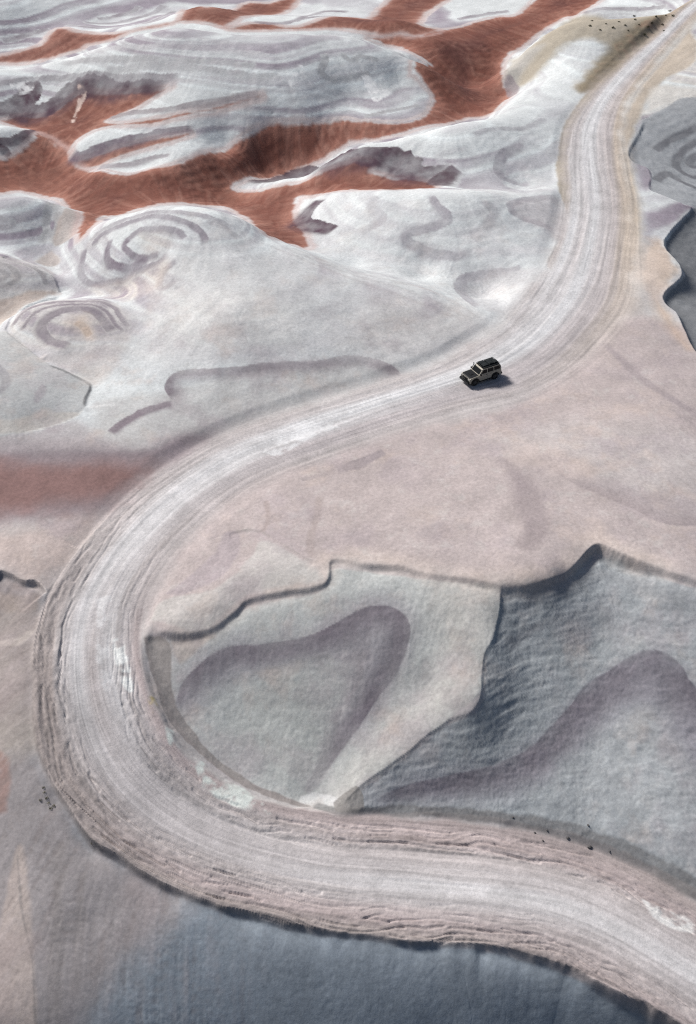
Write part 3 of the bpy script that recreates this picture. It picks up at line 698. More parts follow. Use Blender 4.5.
# strata that run with the rims
for P_, w_, c_, k_ in (
        ([(-20, 112), (0, 107), (14, 103), (26, 95), (29, 88), (34, 91), (30, 100), (22, 108), (27, 113), (38, 111), (55, 102), (66, 91), (79, 84), (100, 84), (121, 89), (145, 86), (172, 84)], [2.0, 2.6, 2.8, 2.6, 2.0, 1.3], PURP, .9),
        ([(-20, 84), (0, 83), (35, 78), (86, 74), (131, 77), (183, 77)], .8, (.33, .30, .33), .7),
        ([(60, 62), (110, 58), (170, 60), (230, 62), (262, 66)], .7, (.42, .40, .42), .6),
        ([(90, 52), (140, 46), (200, 47), (250, 52), (280, 60)], .7, (.44, .42, .44), .6),
        ([(120, 42), (170, 36), (215, 40), (250, 45)], .7, (.44, .42, .44), .5),
        ([(100, 70), (160, 66), (220, 70), (262, 76), (284, 72)], .7, (.42, .40, .42), .5),
        ([(165, 84), (210, 78), (250, 80), (285, 80)], .6, (.43, .41, .43), .5),
        ([(196, 70), (210, 62), (232, 62), (240, 70), (226, 76)], .6, (.46, .44, .46), .4),
        ([(105, 120), (130, 112), (175, 106), (235, 96), (262, 92)], .8, (.40, .36, .38), .8),
        ([(72, 153), (80, 155), (100, 147), (140, 136), (175, 129), (197, 127)], [1, 1.5, 1.5, 1.2, .9], (.19, .14, .18), .95),
        ([(98, 167), (121, 164), (150, 158), (172, 154)], [1.2, 1.2, .8, .4], (.42, .385, .41), .8),
        ([(243, 185), (282, 178.5), (313, 171), (334, 160), (350, 155), (368, 153), (396, 156), (409, 164), (416, 172), (437, 172), (458, 165)], [1.0, 1.6, 2.0, 2.2, 2.6, 3.0, 3.0, 1.8], PURP, .92),
        ([(432, 186), (438, 180), (446, 173), (456, 167)], [2.2, 2.0, 1.2], (.12, .075, .095), .9),
        ([(324, 198), (311, 210), (304, 222), (320, 226), (336, 231)], [1.6, 1.6, 2.0, 1.7, 1.0], PURP, .85),
        ([(323, 52), (327, 60), (322, 72), (332, 78), (355, 76), (372, 72)], .7, (.36, .345, .365), .6),
        ([(340, 52), (350, 60), (362, 56), (380, 60)], .6, (.40, .385, .40), .5),
        ([(285, 92), (300, 84), (330, 90), (370, 92), (410, 84), (424, 84)], .7, (.43, .42, .435), .55),
        ([(285, 100), (330, 98), (375, 104), (415, 98)], .6, (.44, .43, .445), .5),
        ([(362, 116), (380, 112), (405, 107), (420, 104)], .5, (.40, .37, .39), .6),
        ([(-20, 137), (5, 140), (20, 136), (33, 130)], [1, 1, .6], PURP, .85),
        ([(-20, 143), (2, 147), (12, 156)], [1, .9, .5], PURP, .85)):
    band(P_, w_, c_, .22, min(1, k_ * 1.25), .28, fade=True)
for P_ in ([(250, 22), (280, 24), (300, 20), (340, 16)], [(300, 20), (320, 13), (350, 12)], [(456, 20), (480, 14), (510, 10)], [(60, 26), (110, 28), (150, 22), (176, 10)], [(80, 22), (120, 22), (150, 14), (165, 4)], [(95, 18), (125, 14), (140, 6)], [(0, 40), (30, 34), (50, 28)], [(580, 14), (620, 8), (670, 4)]):
    band(P_, .9, (.30, .25, .29), .5, .85, .5, fade=True)
# pale strata on the near white hills
for P_, w_, k_ in (([(430, 194), (440, 206), (451, 220), (437, 227), (409, 236), (416, 243), (430, 250), (454, 254), (472, 250)], [.5, .7, .9, .9, .9, .5], .75),
                   ([(524, 143), (504, 153), (496, 168), (503, 179), (522, 185)], [.5, .9, 1, .9, .5], .75),
                   ([(558, 140), (547, 151), (553, 161)], .7, .5),
                   ([(556, 195), (525, 199), (510, 204), (515, 215), (538, 224), (556, 232)], .7, .65),
                   ([(525, 266), (477, 274), (458, 283), (466, 299), (479, 309)], [.4, .8, 1, .9, .5], .7),
                   ([(470, 136), (495, 128), (520, 127), (545, 118)], .6, .5),
                   ([(380, 196), (372, 205), (385, 216), (376, 226), (360, 234)], .7, .45),
                   ([(480, 200), (492, 212), (482, 224), (470, 232), (480, 242)], .7, .5),
                   ([(470, 150), (440, 158), (465, 172), (480, 180)], .6, .35)):
    band(P_, w_, (.31, .265, .315), .25, k_ * .95, .45, fade=True)
area([(512, 203), (556, 196), (566, 215), (566, 240), (540, 228), (518, 216)], (.44, .40, .41), 1, .6, .7)
area([(462, 285), (480, 276), (530, 268), (545, 275), (530, 300), (500, 312), (480, 306), (468, 296)], (.50, .49, .495), .8, .6, .6)
for P_ in ([(505, 160), (520, 166), (528, 176), (545, 182)], [(484, 284), (498, 290), (505, 300), (500, 312)], [(400, 200), (420, 215), (425, 225)], [(460, 240), (490, 236), (520, 250), (550, 250)], [(350, 250), (400, 262), (440, 270)]):
    band(P_, .8, (.68, .68, .68), .5, .6, .4)
# ochre ground at the top of the road and along its shoulders
area([(512, 60), (537, 41), (563, 24), (611, 19), (690, 5), (668, 32), (640, 52), (605, 86), (577, 92), (588, 70), (606, 52), (600, 42), (575, 42), (548, 62), (530, 82), (515, 88), (508, 78)], (.355, .30, .225), 1.4, .85, 1.2)
area([(612, 42), (650, 18), (690, 5), (668, 32), (640, 52), (605, 86), (577, 92), (590, 72)], (.245, .20, .14), .8, .85, .6)
area([(508, 80), (508, 68), (530, 48), (545, 45), (520, 75), (518, 90)], (.47, .46, .44), 1, .6, .7)
area([(504, 84), (510, 76), (520, 88), (512, 97)], (.26, .22, .235), .5, .8, .4)  # shade on the hill's left flank, painted as a dark patch
area([(560, 135), (556, 165), (560, 190), (568, 214), (572, 190), (569, 150), (580, 118), (600, 90), (590, 90), (570, 112)], (.31, .255, .19), .5, .8, .4)
area([(690, 26), (700, 45), (692, 66), (668, 78), (648, 100), (640, 118), (632, 140), (628, 155), (640, 205), (640, 235), (632, 255), (630, 220), (626, 160), (624, 125), (640, 90), (660, 62)], (.42, .345, .27), .7, .85, .5)
area([(545, 305), (560, 265), (568, 225), (560, 240), (548, 262), (555, 275)], (.40, .345, .31), .5, .6, .4)
area([(650, 90), (680, 72), (700, 66), (710, 100), (680, 106), (655, 112), (644, 116)], (.62, .585, .54), .8, .8, .8)
area([(648, 238), (664, 241), (675, 262), (681, 274), (662, 297), (668, 310), (690, 350), (668, 330), (650, 300), (640, 270)], (.54, .40, .305), 1.2, .75, .8)
area([(610, 262), (640, 240), (660, 300), (620, 320), (590, 330)], (.52, .45, .41), 1.5, .5, 1)
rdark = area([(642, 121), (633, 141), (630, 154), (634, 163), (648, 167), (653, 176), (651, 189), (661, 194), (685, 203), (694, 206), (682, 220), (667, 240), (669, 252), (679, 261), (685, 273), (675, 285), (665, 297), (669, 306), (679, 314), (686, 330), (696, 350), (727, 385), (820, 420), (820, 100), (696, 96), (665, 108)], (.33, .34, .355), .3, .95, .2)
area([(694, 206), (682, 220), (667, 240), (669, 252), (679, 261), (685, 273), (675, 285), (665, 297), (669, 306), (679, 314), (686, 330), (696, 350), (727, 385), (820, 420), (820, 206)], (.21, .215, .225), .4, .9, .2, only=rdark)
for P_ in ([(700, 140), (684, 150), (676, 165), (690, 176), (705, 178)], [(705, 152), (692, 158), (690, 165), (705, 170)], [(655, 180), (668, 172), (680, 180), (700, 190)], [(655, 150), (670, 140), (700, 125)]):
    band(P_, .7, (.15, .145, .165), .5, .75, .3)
# ---- fine strata that follow the lie of the beds
bed = Z0.ravel() + .25 * n_a + .9 * n_c
stz = vnoise(bed * 2.1, x * 0 + 3.3, 90) * .6 + vnoise(bed * 5.2, x * 0 + 7.3, 91) * .5
lum = C.mean(1)
calm = np.maximum(area([(150, 265), (230, 245), (300, 262), (400, 295), (470, 320), (470, 345), (400, 360), (260, 362), (150, 375), (125, 330), (160, 300)], None, 4, 1, 2), .8 * area([(300, 255), (420, 262), (520, 268), (560, 240), (540, 300), (480, 335), (420, 300), (350, 280)], None, 3, 1, 2))
calm = np.maximum(calm, .6 * area([(60, 256), (110, 222), (180, 212), (240, 222), (240, 260), (150, 270), (110, 295), (70, 285)], None, 1, 1, 1))
calm = np.maximum(calm, .95 * area([(300, 196), (380, 190), (470, 190), (560, 190), (570, 240), (540, 300), (480, 330), (420, 300), (300, 255)], None, 2, 1, 1))
calm = np.maximum(calm, .85 * area([(60, 440), (100, 395), (170, 380), (300, 366), (400, 370), (300, 410), (200, 450)], None, 2, 1, 1))
whitemask = sstep(.46, .56, lum) * (1 - wroad) * sstep(85, 130, rr) * (1 - .85 * calm)
tint(np.clip(stz * 1.9 - .2, 0, 1) * whitemask * np.clip(.6 + .6 * n_c, 0, 1), (.40, .375, .405), .6)
tint(np.clip(-stz * 1.4 - .15, 0, 1) * whitemask, (.70, .74, .745), .8)
for pitch, sd_, kk_ in ((1.15, 101, .85), (.5, 103, .5)):
    lv = bed / pitch; li = np.floor(lv); lf_ = np.abs(lv - li - .5) * 2
    stg = np.clip(vnoise(li * 3.7 + .5, x * 0 + .5, sd_) * 1.4 + .3 + .8 * n_c + .3 * n_a, 0, 1)
    tint(sstep(.7, .3, lf_) * stg * whitemask, (.25, .205, .25), kk_)
tint(np.clip(w_f * .5, 0, 1) * far_k * steep * sstep(.3, .45, lum), (.64, .665, .67), .35)
tint(np.clip(-w_f * .5, 0, 1) * far_k * steep * sstep(.3, .45, lum), (.36, .34, .35), .35)
redmask = sstep(.25, .12, C[:, 2]) * sstep(100, 140, rr) * (C[:, 0] > 1.6 * C[:, 2])
z += redmask * steep * .05 * w_f
tint(np.clip(vnoise(bed * 1.7, x * 0 + 1.3, 95) - .2, 0, 1) * redmask, (.38, .18, .13), .6)
tint(np.clip(w_f * .6 - .1, 0, 1) * redmask * steep, (.40, .215, .165), .6)
tint(np.clip(-w_f * .6, 0, 1) * redmask, (.115, .045, .036), .6)
tint(np.clip(.9 * n_c + .5 * n_a, 0, 1) * redmask, (.12, .05, .042), .6)
# ---- lilac, cream and rosy patches in the pale clay
mid = (.35 + .65 * sstep(125, 100, rr)) * sstep(160, 140, rr) * sstep(.30, .40, C.mean(1)) * hill_noise
pa = fbm(x / 4.5, y / 4.5, 5, 111, .6); pb = fbm(x / 3.2, y / 3.2, 5, 113, .62); pc = fbm(x / 1.3, y / 1.3, 4, 117, .6)
tint(np.clip(pa * 2 - .1, 0, 1) * mid, (.37, .315, .335), .45)
tint(np.clip(pb * 2 - .25, 0, 1) * mid, (.52, .43, .385), .45)
tint(np.clip(pc * 2.2 - .5, 0, 1) * mid, (.55, .53, .51), .3)
tint(np.clip(-pc * 2.2 - .5, 0, 1) * mid, (.31, .28, .28), .25)
# ---- the road's own dust
prof = [  # pair index, [(q, colour key)]
    (0, 'p m v w v m p g'), (4, 'g p v w v m p p'), (6, 'g p m v v v m p'), (8, 'g g m v v v m p'), (10, 'g g v w m w v p'),
    (13, 'm m v w w v m m'), (16, 'm v W W w l l m'), (19, 'm v W W l l m m'), (22, 'm W v W v m t t'), (25, 'm v W W v m t t'), (30, 't m W W m t t t')]
PC = {'p': (.40, .34, .335), 'w': (.54, .525, .53), 'W': (.545, .54, .55), 'v': (.47, .44, .44), 'm': (.44, .40, .395), 'g': (.315, .275, .265), 'l': (.42, .385, .39), 't': (.45, .385, .33)}
qs = np.linspace(-1, 1, 8)
tab = np.array([[PC[c] for c in r.split()] for _, r in prof])
kk = np.interp(rs, [SK[k] for k, _ in prof], np.arange(len(prof)))
k0 = np.clip(kk.astype(int), 0, len(prof) - 2); kf = (kk - k0)[:, None]
qq = np.clip((q + .10 * wob + .05 * rut1 + 1) / 2 * 7, 0, 6.999); q0 = qq.astype(int); qf = (qq - q0); qf = (qf * qf * (3 - 2 * qf))[:, None]
rcol = (tab[k0, q0] * (1 - qf) + tab[k0, q0 + 1] * qf) * (1 - kf) + (tab[k0 + 1, q0] * (1 - qf) + tab[k0 + 1, q0 + 1] * qf) * kf
str1 = vnoise((q + wob * .25) * 16, rs / 26, 50); str2 = vnoise((q + wob * .2) * 40, rs / 12, 51)
trk = np.clip(np.abs(vnoise((q + wob * .5) * 14, rs / 40, 151)) * 6, 0, 1) * np.clip(np.abs(vnoise((q - wob * .6) * 11 + 5, rs / 40, 152)) * 7, 0, 1)
rcol = rcol * (1.03 + .12 * str1 + .10 * str2 - .13 * (1 - trk) + .12 * pc + .08 * pb - .16 * rough * np.clip(cl + .3, 0, 1))[:, None]
on_road = (1 - sstep(-.1, .5, dout)).astype(np.float32)
feather = np.where((low_edge > .2) | (tight > .3), on_road, 1 - sstep(-1.5, 1.9, dout + .8 * n_b + .5 * pa)) * (rd < 14)
C += (rcol.astype(np.float32) - C) * feather[:, None]
# salt crusts and stains
def crust(P, col, k=.9):
    m = area(P, None, .3, 1, .3)
    tint(m * sstep(-.25, .3, n_b + n_d * .7), col, k)
crust([(262, 452), (285, 432), (330, 416), (352, 412), (345, 424), (310, 438), (280, 455)], (.70, .70, .71), .7)
crust([(98, 600), (112, 600), (108, 640), (112, 690), (100, 680), (96, 640)], (.64, .635, .64), .6)
crust([(165, 722), (180, 738), (215, 772), (250, 792), (276, 812), (250, 812), (205, 788), (172, 750)], (.62, .66, .63))
crust([(112, 640), (122, 640), (128, 665), (132, 690), (120, 680)], (.70, .71, .70))
crust([(640, 900), (690, 920), (696, 935), (660, 925)], (.70, .69, .68))
crust([(146, 698), (154, 698), (160, 715), (152, 712)], (.50, .40, .18), .8)
crust([(286, 82), (300, 66), (304, 74), (292, 86)], (.75, .75, .75), .8)
crust([(362, 76), (385, 78), (392, 92), (376, 102), (368, 90)], (.75, .75, .75), .8)
crust([(10, 84), (30, 80), (32, 90), (14, 94)], (.75, .75, .75), .8)
crust([(78, 84), (86, 92), (80, 108), (74, 122), (72, 120), (78, 104)], (.66, .52, .46), .8)
# general mottling; creases are also darkened in the colour, as painted shade
C *= (1 + (1 - far_k) * (.05 * n_e + .05 * crumb) + .06 * n_a + .06 * n_b + .03 * n_d * sstep(160, 60, rr) + .04 * n_c + hill_noise * (1 - far_k) * (.07 * w_m + .05 * w_n) * np.clip(steep + .25, 0, 1) * wcalm - .05 * crease * hill_noise * sstep(150, 80, rr))[:, None]
C = np.clip(C, .02, .85)
C = (C * np.array([.99, 1.0, .995], np.float32)).astype(np.float32)
# ------------------------------------------------------------------ ground material
def ground_material(name, bump_scale=1.0, dist=0.06):
    m = bpy.data.materials.new(name); m.use_nodes = True
    t = m.node_tree; N = t.nodes; Lk = t.links
    b = N['Principled BSDF']
    b.inputs['Roughness'].default_value = .92
    b.inputs['Specular IOR Level'].default_value = .18
    at_ = N.new('ShaderNodeAttribute'); at_.attribute_name = 'mineral'
    tc = N.new('ShaderNodeTexCoord')
    n1 = N.new('ShaderNodeTexNoise'); n1.inputs['Scale'].default_value = 3.4; n1.inputs['Detail'].default_value = 8; n1.inputs['Roughness'].default_value = .68
    n2 = N.new('ShaderNodeTexNoise'); n2.inputs['Scale'].default_value = .35; n2.inputs['Detail'].default_value = 5
    Lk.new(tc.outputs['Object'], n1.inputs['Vector']); Lk.new(tc.outputs['Object'], n2.inputs['Vector'])
    r1 = N.new('ShaderNodeMapRange'); r1.inputs[1].default_value = .25; r1.inputs[2].default_value = .75; r1.inputs[3].default_value = .80; r1.inputs[4].default_value = 1.20
    r2 = N.new('ShaderNodeMapRange'); r2.inputs[1].default_value = .3; r2.inputs[2].default_value = .7; r2.inputs[3].default_value = .92; r2.inputs[4].default_value = 1.08
    Lk.new(n1.outputs['Fac'], r1.inputs[0]); Lk.new(n2.outputs['Fac'], r2.inputs[0])
    mu = N.new('ShaderNodeMath'); mu.operation = 'MULTIPLY'
    Lk.new(r1.outputs[0], mu.inputs[0]); Lk.new(r2.outputs[0], mu.inputs[1])
    vm = N.new('ShaderNodeVectorMath'); vm.operation = 'SCALE'
    Lk.new(at_.outputs['Color'], vm.inputs[0]); Lk.new(mu.outputs[0], vm.inputs['Scale'])
    Lk.new(vm.outputs[0], b.inputs['Base Color'])
    # popcorn clay: fine crackled relief
    n3 = N.new('ShaderNodeTexNoise'); n3.inputs['Scale'].default_value = 5.0 * bump_scale; n3.inputs['Detail'].default_value = 7; n3.inputs['Roughness'].default_value = .7
    n4 = N.new('ShaderNodeTexVoronoi'); n4.inputs['Scale'].default_value = 3.2 * bump_scale
    Lk.new(tc.outputs['Object'], n3.inputs['Vector']); Lk.new(tc.outputs['Object'], n4.inputs['Vector'])
    n5 = N.new('ShaderNodeTexNoise'); n5.noise_type = 'RIDGED_MULTIFRACTAL'; n5.inputs['Scale'].default_value = .9 * bump_scale; n5.inputs['Detail'].default_value = 6; n5.inputs['Roughness'].default_value = .62
    Lk.new(tc.outputs['Object'], n5.inputs['Vector'])
    b2 = N.new('ShaderNodeBump'); b2.inputs['Strength'].default_value = .55; b2.inputs['Distance'].default_value = -.04; b2.invert = False
    Lk.new(n5.outputs['Fac'], b2.inputs['Height'])
    ad = N.new('ShaderNodeMath'); ad.operation = 'MULTIPLY_ADD'; ad.inputs[1].default_value = .35
    Lk.new(n4.outputs['Distance'], ad.inputs[0]); Lk.new(n3.outputs['Fac'], ad.inputs[2])
    bu = N.new('ShaderNodeBump'); bu.inputs['Strength'].default_value = 1.0; bu.inputs['Distance'].default_value = dist
    Lk.new(ad.outputs[0], bu.inputs['Height']); Lk.new(b2.outputs[0], bu.inputs['Normal']); Lk.new(bu.outputs[0], b.inputs['Normal'])
    return m
M_CLAY = ground_material('clay_ground', 1.6, .010)
M_ROAD = ground_material('packed_dust', 1.8, .02)

# ------------------------------------------------------------------ split the sheet into its landforms (they share their border vertices' places and normals)
P3 = np.stack([x, y, z], 1).astype(np.float32)
G = P3.reshape(NR, NT, 3)
du = np.empty_like(G); dv = np.empty_like(G)
du[:, 1:-1] = G[:, 2:] - G[:, :-2]; du[:, 0] = G[:, 1] - G[:, 0]; du[:, -1] = G[:, -1] - G[:, -2]
dv[1:-1] = G[2:] - G[:-2]; dv[0] = G[1] - G[0]; dv[-1] = G[-1] - G[-2]
NRM = np.cross(du, dv); NRM /= np.linalg.norm(NRM, axis=2, keepdims=True)
NRM = NRM.reshape(-1, 3)

reg = np.zeros(NV, np.int32)
FORMS = [('terrain', 'pale banded clay ground between the hills')]
def form(name, label, P, curve=True):
    L = ground(P); L = catmull(np.vstack([L, L[:1]]), 3) if curve else L
    FORMS.append((name, label))
    reg[in_poly(x, y, L)] = len(FORMS) - 1
form('badland_hills', 'white and red banded hills filling the far top of the view', [(-300, -60), (900, -60), (700, -2), (663, 8), (611, 15), (563, 20), (535, 36), (503, 63), (502, 80), (512, 92), (500, 106), (487, 116), (468, 118), (409, 133), (349, 142), (318, 161), (290, 172), (232, 187), (-20, 192), (-300, 192)], False)
form('red_valley', 'bare red clay valley floor winding behind the pale domes', [(0, 162), (60, 178), (100, 186), (150, 190), (210, 186), (232, 187), (250, 195), (300, 196), (296, 223), (306, 246), (290, 244), (247, 218), (214, 206), (179, 203), (110, 215), (82, 236), (83, 213), (45, 196), (0, 193), (-40, 190), (-40, 162)], False)
form('hill', 'ridge with dark purple edge and red front below it, left of upper road', [(232, 189), (262, 182), (290, 175), (320, 165), (345, 148), (368, 143), (409, 136), (468, 121), (489, 119), (520, 120), (560, 112), (566, 135), (560, 188), (520, 193), (470, 189), (378, 190), (302, 196), (250, 196)])
form('hill', 'ochre and white hill dotted with dark shrubs beside the top of the road', [(490, 118), (516, 94), (504, 80), (505, 65), (535, 39), (563, 22), (611, 17), (663, 10), (695, 1), (655, 36), (622, 66), (592, 96), (570, 112), (520, 119)])
form('hill', 'white hill with faint lavender bands between big dome and upper road', [(303, 200), (333, 195), (378, 194), (470, 194), (520, 196), (560, 192), (566, 235), (546, 275), (516, 315), (480, 318), (423, 291), (354, 275), (308, 250), (296, 223)])
form('hill', 'big pale dome with looping grey contour bands, left of the vehicle', [(60, 258), (75, 241), (110, 220), (148, 210.5), (179, 207.5), (214, 211), (244, 221), (268, 239), (302, 251), (354, 274), (423, 290), (478, 319), (476, 344), (402, 366), (347, 354), (170, 372), (135, 330), (122, 305), (60, 295)])
form('hill', 'small dome ringed with grey bands and a rusty centre', [(6, 326), (22, 310), (60, 300), (100, 299), (122, 306), (135, 330), (120, 365), (92, 383), (67, 369), (41, 358), (5, 330)])
form('hill', 'smooth white hill at the left edge in front of the red valley', [(-30, 198), (0, 197), (21, 195), (45, 200), (65, 207), (81, 214), (78, 232), (60, 256), (28, 259), (-30, 249)])
form('hill', 'small grey banded hill at the left edge above the ringed dome', [(-30, 252), (0, 255), (28, 262), (52, 272), (60, 295), (22, 308), (0, 326), (-30, 330)])
form('hill', 'smooth grey hill with crisp dark rim at the left edge', [(-60, 318), (5, 332), (41, 360), (67, 371), (90, 384), (84, 408), (69, 420), (20, 433), (-60, 440)])
form('slope', 'rust red and purple apron left of the road bend', [(-100, 441), (20, 434), (75, 425), (140, 448), (215, 424), (222, 438), (150, 480), (100, 525), (65, 570), (44, 592), (0, 571), (-100, 555)])
form('plateau', 'broad pink clay table right of the road ending at a sharp lip', [(146, 631), (190, 634), (250, 599), (318, 585), (330, 561), (430, 574), (500, 584), (555, 577), (590, 548), (640, 561), (740, 599), (800, 500), (760, 400), (694, 352), (663, 297), (683, 273), (663, 245), (694, 206), (628, 156), (632, 205), (618, 312), (520, 395), (400, 428), (270, 475), (175, 548), (140, 615)], False)
form('slope', 'lit pale hollow with dark purple tongue inside the road bend', [(144, 633), (190, 636), (220, 628), (250, 601), (318, 587), (331, 563), (430, 576), (500, 586), (496, 640), (483, 690), (445, 721), (342, 806), (300, 804), (215, 766), (160, 700)], False)
form('slope', 'blue grey slope with purple arch below the pink table', [(500, 586), (555, 579), (590, 550), (640, 563), (740, 601), (820, 640), (820, 950), (690, 895), (600, 850), (510, 828), (342, 812), (342, 806), (445, 721), (483, 690), (496, 640)], False)
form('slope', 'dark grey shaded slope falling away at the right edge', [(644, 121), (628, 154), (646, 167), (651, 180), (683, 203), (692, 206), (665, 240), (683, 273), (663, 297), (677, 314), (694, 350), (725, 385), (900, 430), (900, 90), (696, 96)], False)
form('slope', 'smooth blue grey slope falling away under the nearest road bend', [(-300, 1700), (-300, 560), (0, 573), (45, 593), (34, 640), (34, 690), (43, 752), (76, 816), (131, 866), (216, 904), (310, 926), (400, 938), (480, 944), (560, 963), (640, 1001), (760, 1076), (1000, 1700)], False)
FORMS.append(('road', 'wide pale rutted dirt road sweeping in an S up to the ochre hill'))
reg[(dout < .1) & (rd < 12)] = len(FORMS) - 1

rg = reg.reshape(NR, NT)
frg = rg[:-1, :-1].ravel()
jj, iiq = np.meshgrid(np.arange(NT - 1), np.arange(NR - 1))
v00 = (iiq * NT + jj).ravel()
QUADS = np.stack([v00, v00 + NT, v00 + NT + 1, v00 + 1], 1)[:, ::-1]
C4 = np.concatenate([C, np.ones((NV, 1), np.float32)], 1)
TERRAIN = []
for k, (nm, lab) in enumerate(FORMS):
    f = QUADS[frg == k]
    if len(f) == 0: continue
    used, inv = np.unique(f.ravel(), return_inverse=True)
    me = bpy.data.meshes.new(nm)
    me.vertices.add(len(used)); me.vertices.foreach_set('co', P3[used].ravel())
    me.loops.add(len(inv)); me.loops.foreach_set('vertex_index', inv.astype(np.int32))
    me.polygons.add(len(f)); me.polygons.foreach_set('loop_start', np.arange(0, len(inv), 4, dtype=np.int32))
    me.update(calc_edges=True)
    me.polygons.foreach_set('use_smooth', np.ones(len(f), bool))
    me.normals_split_custom_set_from_vertices(NRM[used])
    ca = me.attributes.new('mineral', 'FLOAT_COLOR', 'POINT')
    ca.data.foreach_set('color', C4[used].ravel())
    me.materials.append(M_ROAD if nm == 'road' else M_CLAY)
    o = bpy.data.objects.new(nm, me); COL.objects.link(o)
    o['label'] = lab; o['kind'] = 'structure'; o['category'] = 'road' if nm == 'road' else ('ground' if nm in ('terrain', 'red_valley') else 'hill')
    TERRAIN.append(o)
ZF = z.reshape(NR, NT)
def gz(px, py):
    return float(zat(np.array([px]), np.array([py]), ZF)[0])
# ------------------------------------------------------------------ materials for the things
def mat(name, col, rough=.6, metal=0.0, noise=.12, scale=6.0, spec=.4, dust=0.0):
    m = bpy.data.materials.new(name); m.use_nodes = True
    t = m.node_tree; N = t.nodes; Lk = t.links; b = N['Principled BSDF']
    b.inputs['Roughness'].default_value = rough; b.inputs['Metallic'].default_value = metal
    b.inputs['Specular IOR Level'].default_value = spec
    tc = N.new('ShaderNodeTexCoord'); n = N.new('ShaderNodeTexNoise')
    n.inputs['Scale'].default_value = scale; n.inputs['Detail'].default_value = 5
    Lk.new(tc.outputs['Object'], n.inputs['Vector'])
    r = N.new('ShaderNodeValToRGB')
    r.color_ramp.elements[0].position = .3; r.color_ramp.elements[1].position = .72
    a = [c * (1 - noise) for c in col]; e = [min(1, c * (1 + noise) + dust * k) for c, k in zip(col, (.30, .27, .25))]
    r.color_ramp.elements[0].color = (*a, 1); r.color_ramp.elements[1].color = (*e, 1)
    Lk.new(n.outputs['Fac'], r.inputs[0]); Lk.new(r.outputs[0], b.inputs['Base Color'])
    return m
M_BODY = mat('dusty_khaki_paint', (.33, .31, .26), .5, .1, .12, 4, .5, .06)
M_BLACK = mat('satin_black', (.010, .011, .013), .6, 0, .2, 5, .2, .008)
M_RACK = mat('black_steel', (.012, .013, .015), .5, .3, .2, 8, .4, .01)
M_GLASS = mat('dark_glass', (.008, .010, .012), .12, 0, .1, 3, .12)
M_TYRE = mat('tyre_rubber', (.022, .021, .021), .85, 0, .2, 12, .2, .05)
M_RIM = mat('dull_rim', (.10, .10, .10), .5, .6, .1, 10)
M_LAMP = mat('lamp_glass', (.55, .55, .52), .15, 0, .05, 10, .6)
M_TAIL = mat('red_lens', (.25, .015, .012), .2, 0, .05, 10, .6)
M_GEAR = mat('dark_canvas', (.010, .014, .016), .8, 0, .3, 7, .2, .02)
M_LEAF = mat('dry_shrub_leaf', (.060, .062, .035), .9, 0, .35, 9, .1)
M_TUFT = mat('olive_tuft', (.26, .25, .16), .9, 0, .35, 9, .1)
M_STEM = mat('grey_stem', (.10, .08, .06), .9, 0, .25, 9, .1)
M_ROCK = mat('dark_rock', (.10, .095, .095), .95, 0, .3, 7, .15)
M_CLOD = mat('clay_clod', (.42, .37, .35), .95, 0, .3, 5, .1)

def mesh_obj(name, bm, m, parent=None, smooth=False, bevel=0.0):
    if bevel:
        bmesh.ops.bevel(bm, geom=[e for e in bm.edges if e.calc_face_angle(0) > .6], offset=bevel, segments=2, affect='EDGES', profile=.6)
    bmesh.ops.recalc_face_normals(bm, faces=bm.faces)
    me = bpy.data.meshes.new(name); bm.to_mesh(me); bm.free()
    if smooth:
        for p in me.polygons: p.use_smooth = True
    me.materials.append(m)
    o = bpy.data.objects.new(name, me); COL.objects.link(o); o.parent = parent
    return o
def prism(bm, prof, y0, y1, taper=None):
    """prof: (x, z) outline, spanned from y0 to y1; taper(x, z, y) may pull points in"""
    A = [bm.verts.new((px, y0, pz)) for px, pz in prof]; B = [bm.verts.new((px, y1, pz)) for px, pz in prof]
    n = len(prof)
    bm.faces.new(A); bm.faces.new(B[::-1])
    for i in range(n):
        bm.faces.new((A[i], B[i], B[(i + 1) % n], A[(i + 1) % n]))
    return A + B
def bx(bm, c, s):
    v = [bm.verts.new((c[0] + s[0] * a / 2, c[1] + s[1] * b / 2, c[2] + s[2] * d / 2)) for a in (-1, 1) for b in (-1, 1) for d in (-1, 1)]
    for f in ((0, 1, 3, 2), (4, 6, 7, 5), (0, 4, 5, 1), (2, 3, 7, 6), (0, 2, 6, 4), (1, 5, 7, 3)):
        bm.faces.new([v[i] for i in f])
def bar(bm, a, b, r, n=8):
    a = Vector(a); b = Vector(b); d = (b - a).normalized()
    u = d.orthogonal().normalized(); w = d.cross(u)
    R1 = [bm.verts.new(a + (u * math.cos(k * 2 * math.pi / n) + w * math.sin(k * 2 * math.pi / n)) * r) for k in range(n)]
    R2_ = [bm.verts.new(b + (u * math.cos(k * 2 * math.pi / n) + w * math.sin(k * 2 * math.pi / n)) * r) for k in range(n)]
    bm.faces.new(R1[::-1]); bm.faces.new(R2_)
    for k in range(n): bm.faces.new((R1[k], R1[(k + 1) % n], R2_[(k + 1) % n], R2_[k]))

# ------------------------------------------------------------------ the off-road vehicle
car = bpy.data.objects.new('off_road_vehicle', None); COL.objects.link(car)
car['label'] = 'boxy khaki and black off-road vehicle with loaded roof rack on the pale road'; car['category'] = 'car'
WB, TR, WR = 2.73, .76, .39          # wheelbase, half track, wheel radius
XF, XR = 1.32, 1.32 - WB             # axles
def arch(cx, r=.50, n=9):
    return [(cx + r * math.cos(t), .42 + r * math.sin(t)) for t in np.linspace(math.pi * .02, math.pi * .98, n)]
